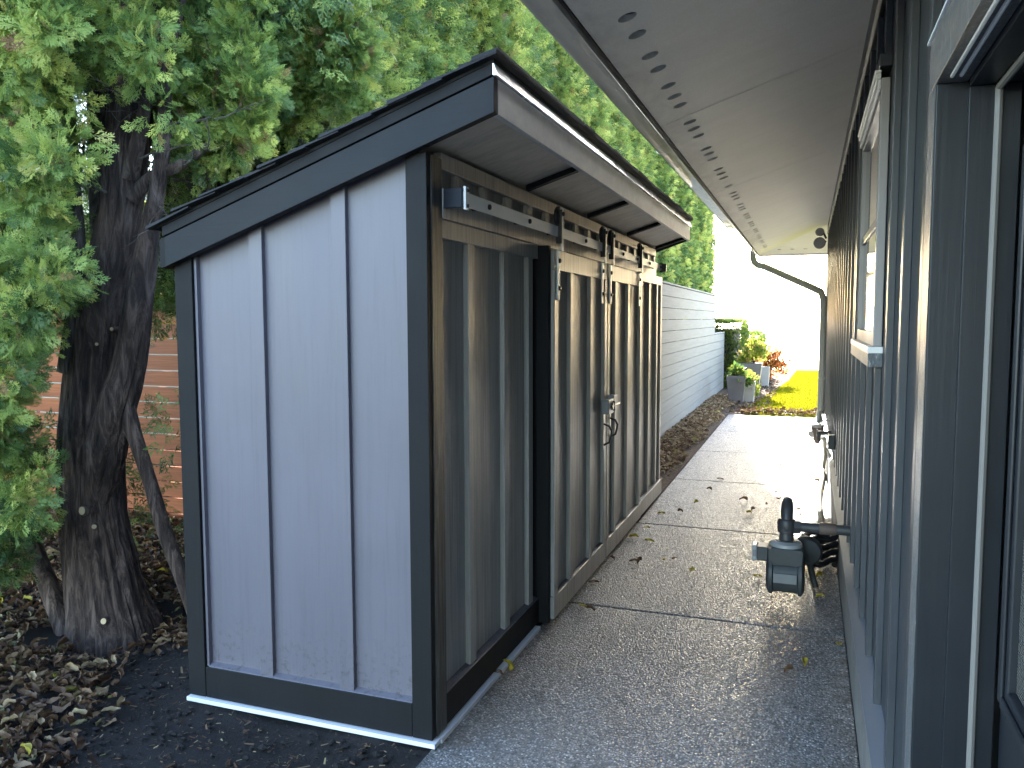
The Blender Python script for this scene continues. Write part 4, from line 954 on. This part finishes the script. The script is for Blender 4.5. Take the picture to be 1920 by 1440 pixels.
t2 = bgtree('evergreen_tree', 'dark evergreen beyond fence seen between the big trunk stems', (-5.0, 6.4, 0), 'foldark', [(.2, 0, 2.2, .7, 70), (.9, 0, 3.2, .8, 70), (.9, 0, 4.4, .8, 50)], 9, .16, T_LO, .10, 6)
t3 = bgtree('evergreen_tree', 'dark evergreen beyond the fence left of the big trunk', (-8.6, 6.2, 0), 'foldark', [(0, 0, 2.2, 1.1, 110), (0, 0, 3.4, .9, 50), (0, 0, 1.2, 1.0, 60)], 9, .18, T_LO, .12, 9)
t4 = bgtree('maple_tree', 'low yellow green maple at far left beyond the leaf litter', (-6.4, 4.0, 0), 'folyel', [(0, 0, 1.5, .45, 40), (.2, 0, .9, .35, 20)], 8, .08, T_LEAF, .04, 12)
for t in (t1, t2, t3, t4):
    for c in t.children:
        if c.type == 'MESH' and c.name.startswith('trunk'):
            me = c.data; n_ = len(me.vertices); a = np.empty(n_ * 3, dtype=np.float32); me.vertices.foreach_get('co', a); a = a.reshape(-1, 3) + np.array(t.location); me.vertices.foreach_set('co', a.astype(np.float32).ravel()); me.update()
# clipped hedges by the far lawn
def clipped(x0, x1, y0, y1, h, label, seed):
    rg_ = np.random.default_rng(seed); t = thing('clipped_hedge', label, 'hedge', ((x0 + x1) / 2, (y0 + y1) / 2, 0), 'clipped hedges beside the far lawn')
    n = 1500; f = rg_.integers(0, 4, n); u = rg_.uniform(size=n); v = rg_.uniform(size=n); P = np.zeros((n, 3)); O = np.zeros((n, 3))
    hx, hy_ = (x1 - x0) / 2, (y1 - y0) / 2
    for i in range(n):
        if f[i] == 0: P[i] = (-hx + 2 * hx * u[i], -hy_, h * v[i]); O[i] = (0, -1, .2)
        elif f[i] == 1: P[i] = (hx, -hy_ + 2 * hy_ * u[i], h * v[i]); O[i] = (1, 0, .2)
        elif f[i] == 2: P[i] = (-hx + 2 * hx * u[i], -hy_ + 2 * hy_ * v[i], h); O[i] = (0, 0, 1)
        else: P[i] = (-hx + 2 * hx * u[i], hy_, h * v[i]); O[i] = (0, 1, .2)
    P_, D, N, L, T = clump_sprays(rg_, P, np.full(n, .04), 5, .09, rg_.uniform(.2, .9, n), O, .7, 0)
    V, F, T = scatter(T_LO, P_, D, N, L, T); arr_mesh('foliage', V, F, T, 'folhedge', t)
    b = MB(); c = ((x0 + x1) / 2, (y0 + y1) / 2); b.box(x0 + .12, x1 - .12, y0 + .12, y1 - .12, 0, h - .14); build('inner_branches', b, 'core', t)
clipped(-2.35, -1.50, 19.3, 21.4, 1.50, 'taller clipped green hedge just past the end of grey fence', 51)
clipped(-2.0, -1.28, 22.3, 25.4, 1.15, 'lower clipped green hedge farther along beside the lawn', 52)
# planters
def planter(label, x, y, w0, w1, h, mat, mb_plant, pmat, plabel, grp='planters along the mulch bed'):
    t = thing('planter', label, 'planter', (x, y, 0), grp); 
    m = MB(); m.hexa([(x - w0, y - w0, 0), (x + w0, y - w0, 0), (x + w0, y + w0, 0), (x - w0, y + w0, 0), (x - w1, y - w1, h), (x + w1, y - w1, h), (x + w1, y + w1, h), (x - w1, y + w1, h)]); build('pot', m, mat, t, .008)
    m = MB(); m.box(x - w1 + .02, x + w1 - .02, y - w1 + .02, y + w1 - .02, h - .03, h + .002); build('soil', m, 'soil', t)
def bush(name, label, cat_, x, y, z, clumps, mat, seed, L=.07, per=12, tpl=None):
    rg_ = np.random.default_rng(seed); t = thing(name, label, cat_, (x, y, z)); C = []
    for (cx, cy, cz, rad, n) in clumps: C.append(np.array([[cx, cy, cz]]) + unit(rg_.normal(size=(n, 3))) * rad * rg_.uniform(.2, 1, (n, 1)))
    C = np.concatenate(C); P, D, N, Ls, T = clump_sprays(rg_, C, np.full(len(C), .07), per, L, rg_.uniform(.1, .9, len(C)), None, .8, .1)
    V, F, T = scatter(tpl or T_LEAF, P, D, N, Ls, T); arr_mesh('foliage', V, F, T, mat, t)
    m = MB()
    for k in range(6):
        a = k * 1.05; cz = clumps[0][2]; m.tube([(x, y, z - .02), (x + .06 * math.cos(a), y + .06 * math.sin(a), z + cz * .5), (x + .16 * math.cos(a), y + .16 * math.sin(a), z + cz)], [.009, .007, .004], 6)
    build('stems', m, 'bark', t)
planter('short dark tapered planter nearest the grey fence end', -1.27, 16.0, .13, .18, .52, 'potd', None, None, None)
bush('trailing_plant', 'low green and straw trailing plant in the short dark planter', 'plant', -1.27, 16.0, .50, [(0, 0, .06, .2, 22), (.12, -.05, -.05, .12, 8)], 'folhedge', 61, .09)
planter('small pale grey planter beside the short dark planter', -1.05, 16.25, .09, .12, .40, 'potg', None, None, None)
bush('trailing_plant', 'small reddish green plant spilling from the small pale planter', 'plant', -1.05, 16.25, .40, [(.02, 0, .02, .13, 14), (.10, 0, -.15, .08, 8)], 'folbush', 62, .07)
planter('tall dark tapered planter with yellow bush', -1.17, 18.4, .17, .25, .64, 'potd', None, None, None)
bush('yellow_bush', 'bright yellow green bush with pink tips in the tall dark planter', 'bush', -1.10, 18.4, .64, [(.06, 0, .30, .26, 60), (-.22, .05, .12, .17, 25)], 'folbush', 63, .075)
planter('narrow pale grey planter beside orange shrub', -.93, 19.9, .08, .10, .48, 'potg', None, None, None)
bush('orange_shrub', 'orange and red autumn shrub beside the lawn edge', 'bush', -.86, 20.6, 0, [(0, 0, .62, .34, 70), (.25, 0, .45, .22, 25), (-.1, -.1, .3, .2, 20)], 'folora', 64, .08)

# ------------------------------------------------------------------ ground cover (stuff)
def leaf_mesh(seed, n, curl=1.0):
    rg_ = random.Random(seed); V = []; F = []
    L = 7
    for i in range(L):
        t = i / (L - 1); wdt = .23 * math.sin(math.pi * min(1, t * 1.02 + .02)) ** .8 * (1 + .25 * rg_.uniform(-1, 1))
        zc = .10 * curl * math.sin(t * 3.1) + .06 * rg_.uniform(-1, 1)
        up = .20 * curl * rg_.uniform(.4, 1.2)
        V += [(t - .5, -wdt, zc + up), (t - .5, -wdt * .45, zc + up * .25), (t - .5, 0, zc), (t - .5, wdt * .45, zc + up * .2), (t - .5, wdt * (.8 if curl > 1 else 1), zc + up)]
    for i in range(L - 1):
        for j in range(4): F.append((i * 5 + j, i * 5 + j + 1, (i + 1) * 5 + j + 1, (i + 1) * 5 + j))
    return np.array(V), np.array(F)
leafT = [leaf_mesh(i, 0, c) for i, c in enumerate((.6, 1.0, 1.4, 1.8))]
def litter(name, label, pts, size, seed, lay=.03, tmax=1.0, tfun=None, mat='leaf'):
    rg_ = np.random.default_rng(seed); n = len(pts); parts = []
    k = rg_.integers(0, 4, n)
    for q in range(4):
        s_ = k == q; m = s_.sum()
        if not m: continue
        P = pts[s_].copy(); P[:, 2] += rg_.uniform(0, lay, m) + .008
        a = rg_.uniform(0, 2 * np.pi, m); D = np.c_[np.cos(a), np.sin(a), rg_.normal(size=m) * .28]
        N = unit(np.c_[rg_.normal(size=m) * .35, rg_.normal(size=m) * .35, np.ones(m) * np.where(rg_.uniform(size=m) > .3, 1, -1)])
        parts.append(scatter(leafT[q], P, D, N, rg_.uniform(size * .6, size * 1.3, m), rg_.uniform(*tfun, m) if tfun else rg_.beta(1.7, 1.9, m) * tmax))
    V, F, T = cat(*parts); o = arr_mesh(name, V, F, T, mat); o.data.polygons.foreach_set('use_smooth', [True] * len(o.data.polygons)); tag(o, label, 'leaves', None, 'stuff'); return o
n = 24000; x = rgn.uniform(-6.2, -2.35, n); y = rgn.uniform(1.45, 7.2, n)
edge = np.interp(y, [1.4, 1.8, 2.2, 2.45, 2.7, 2.9, 3.1, 3.4, 8], [-2.02, -2.35, -2.62, -2.68, -2.95, -3.0, -2.75, -2.5, -2.5]) - .15 * 0 + .07 * rgn.normal(size=n)
shr = x < edge - .0
dens = rgn.uniform(size=n) < np.where(y < 5, 1.0, .45)
hgt = np.clip((edge - x) / 1.2, 0, 1) * .07
pts = np.c_[x, y, hgt - .005][shr & dens]
pts = pts[~((np.abs(pts[:, 0] + 3.33) < .3) & (np.abs(pts[:, 1] - TY) < .28))]
litter('leaf_litter', 'thick brown curled leaf litter around the tree base', pts, .058, 71, .045)
n = 5200; y = 7.5 + 9.5 * rgn.uniform(size=n) ** .8; x = -1.79 + (.50 + .06 * np.sin(y * 3)) * rgn.beta(1, 1.5, n); pts = np.c_[x, y, np.full(n, -.002)]
litter('leaf_litter', 'dry leaves heaped along the foot of the grey fence', pts, .058, 72, .05, mat='leafpale')
n = 700; y = 13.98 + .9 * rgn.beta(1, 2.2, n); x = rgn.uniform(-1.1, 1.2, n); litter('leaf_litter', 'scattered leaves at the near edge of the lawn', np.c_[x, y, np.full(n, .02)], .07, 73, .02)
n = 500; y = rgn.uniform(14, 22, n); x = rgn.uniform(-1.3, -.6, n); litter('leaf_litter', 'sparse leaves over the mulch bed beyond the path', np.c_[x, y, np.full(n, .0)], .07, 74, .02)
n = 130; x = rgn.uniform(-3.02, -2.55, n); y = 3.55 + (x + 3.02) * .9 + rgn.normal(size=n) * .10  # added leaves whose bright yellow stands in for a dapple of sun
litter('leaf_litter', 'added patch of yellow leaves imitating a sun dapple behind the tree base', np.c_[x, y, np.full(n, .07)], .075, 77, .03, tfun=(.97, 1.0))
# soil crumbs, wood bits and scale-leaf debris near the shed
n = 5200; x = rgn.uniform(-3.4, -1.31, n); y = rgn.uniform(1.2, 3.4, n); ok = ~((x > -2.45) & (y > 2.59)); x, y = x[ok], y[ok]; n = len(x)
a = rgn.uniform(0, 6.28, n)
V, F, T = scatter((np.array([(-.5, -.12, 0), (.5, -.06, .05), (.45, .12, .08), (-.4, .14, .03)]), np.array([(0, 1, 2, 3)])), np.c_[x, y, rgn.uniform(.0, .014, n)], np.c_[np.cos(a), np.sin(a), rgn.normal(size=n) * .2],
        unit(np.c_[rgn.normal(size=n) * .4, rgn.normal(size=n) * .4, np.ones(n)]), rgn.gamma(2, .006, n) + .004, rgn.beta(1.2, 2.4, n))
tag(arr_mesh('soil_debris', V, F, T, 'leaf'), 'fine twigs and crumbs scattered on the bare dark soil by shed', 'debris', None, 'stuff')
mb = MB(); rr = random.Random(4)
ico = [(0, 0, 1), (.9, 0, .35), (.28, .86, .4), (-.73, .53, .38), (-.72, -.52, .42), (.28, -.85, .36), (0, 0, -1)]
for i in range(2600):
    x = rr.uniform(-3.3, -1.31); y = rr.uniform(1.2, 3.3)
    if x > -2.45 and y > 2.58: continue
    s_ = rr.gammavariate(2, .0028) + .002; b = len(mb.v); c, sn = math.cos(i), math.sin(i)
    mb.v += [(x + (p[0] * c - p[1] * sn) * s_ * 1.3, y + (p[0] * sn + p[1] * c) * s_, -.004 + p[2] * s_ * .8) for p in ico]
    for j in range(5): mb.f += [(b, b + 1 + j, b + 1 + (j + 1) % 5), (b + 6, b + 1 + (j + 1) % 5, b + 1 + j)]
tag(build('soil_clods', mb, 'soil'), 'small dark soil clods on the bare ground by the shed', 'soil', None, 'stuff')
# grass blades
n = 26000; y = 14.0 + 12.8 * rgn.uniform(size=n) ** 1.3; x = rgn.uniform(-1.0, 2.2, n); lx = np.interp(y, [13.9, 15.4, 18.5, 22, 26.9], [-.95, -1.0, -.72, -.45, -.30]); ok = x > lx; x, y = x[ok], y[ok]; n = len(x)
V, F, T = scatter((np.array([(0, -.09, 0), (0, .09, 0), (1, 0, 0)]), np.array([(0, 1, 2)])), np.c_[x, y, np.zeros(n)], np.c_[rgn.normal(size=(n, 2)) * .45, np.ones(n)], rgn.normal(size=(n, 3)), rgn.uniform(.03, .06, n), rgn.uniform(0, 1, n))
tag(arr_mesh('grass', V, F, T, 'grass'), 'bright sunlit lawn grass beyond the end of the path', 'grass', None, 'stuff')

# ------------------------------------------------------------------ single leaves on the path
gl = 'fallen leaves scattered on the path'
def gpos(u, v_):
    d = Rm @ Vector((u - 960, v_ - 720, 1512.0)); t = -1.6 / d.z; return (t * d.x, t * d.y)
LP = [(948, 1262, 1, 'curled yellow brown leaf standing against front base board of shed'), (930, 1268, 0, 'tiny brown leaf scrap by the shed base board'), (1092, 1140, 1, 'yellow leaf at near end of the first path joint by the doors'), (1107, 1146, 0, 'brown leaf beside the yellow one at the first path joint'),
      (1113, 1095, 0, 'curled tan leaf at foot of the nearer sliding door'), (1148, 1050, 0, 'leaf at foot of the gap between sliding doors'), (1188, 1010, 1, 'greenish leaf on path beside the farther door'), (1218, 1017, 1, 'green yellow leaf lying right of the farther door'),
      (1213, 991, 1, 'pale leaf at path joint near the far base board'), (1245, 1052, 1, 'green leaf alone on the middle of the second slab'), (1190, 1055, 0, 'tan leaf pair left member on the second slab'), (1200, 1056, 0, 'tan leaf pair right member on the second slab'),
      (1297, 1072, 1, 'small yellow leaf mid path left of the gas meter'), (1264, 1050, 0, 'tiny brown leaf next to the green leaf mid path'), (1405, 964, 1, 'yellow green leaf near the sunlit patch edge'), (1394, 940, 0, 'brown leaf at left of the sunlit patch edge'), (1412, 958, 0, 'dark flat leaf just left of the sunlit patch'),
      (1437, 948, 0, 'long brown leaf by the sunlit patch'), (1460, 938, 0, 'curled brown leaf on shade line of the patch'), (1455, 925, 0, 'rusty leaf near the joint at patch edge'), (1487, 942, 0, 'leaf on sunlit concrete just past shade line'), (1498, 960, 0, 'red brown leaf at the corner of the shade line'), (1421, 1084, 1, 'round yellow leaf left of the gas meter drum'),
      (1535, 1084, 1, 'green leaf right of the gas meter drum'), (1538, 1122, 1, 'yellow leaf below right of the gas meter'), (1530, 1066, 0, 'curled brown leaf behind the gas meter drum'), (1452, 830, 1, 'yellow leaf on sunlit slab left of the nozzle'), (1503, 834, 0, 'faint leaf on sunlit slab near the downspout'), (1463, 875, 0, 'small red leaf alone on sunlit slab'),
      (1507, 1250, 1, 'pale green leaf on near slab by the foundation'), (1478, 1262, 0, 'tiny leaf scrap on near slab'), (1573, 1212, 1, 'light leaf against the foundation base'), (1305, 945, 1, 'yellow leaf on slab beyond farther door'), (1275, 962, 0, 'brown leaf near bed edge beyond the shed'), (1330, 920, 0, 'brown leaf mid slab in far shade'), (1350, 900, 0, 'small leaf near far joint in shade'),
      (1240, 965, 1, 'green yellow leaf at the far base board corner of shed'), (1530, 905, 0, 'leaf by the beige hose on sunlit slab'), (1540, 925, 1, 'yellow green leaf right of the beige hose')]
rr = random.Random(9); lmats = {}
protos = []
for q in range(4):
    for tval in (.45, .97):
        V, F = leafT[q]; me = bpy.data.meshes.new('fallen_leaf'); me.from_pydata([tuple(v) for v in V], [], [tuple(f) for f in F])
        at = me.attributes.new('tint', 'FLOAT', 'POINT'); at.data.foreach_set('value', [min(1, tval + .04 * math.sin(i)) for i in range(len(V))]); me.materials.append(MT['leaf'])
        me.polygons.foreach_set('use_smooth', [True] * len(me.polygons)); protos.append(me)
for i, (u, v_, g, lb) in enumerate(LP):
    x, y = gpos(u, v_); o = bpy.data.objects.new('fallen_leaf', protos[rr.randrange(4) * 2 + g]); COL.objects.link(o)
    s_ = rr.uniform(.045, .075); o.location = (x, y, .008); o.scale = (s_, s_ * 1.15, s_); o.rotation_euler = (rr.uniform(-.2, .2), rr.uniform(-.25, .25), rr.uniform(0, 6.28))
    if i == 0: o.location.z = .035; o.rotation_euler = (.3, 1.1, .6)
    tag(o, lb, 'leaf', gl)
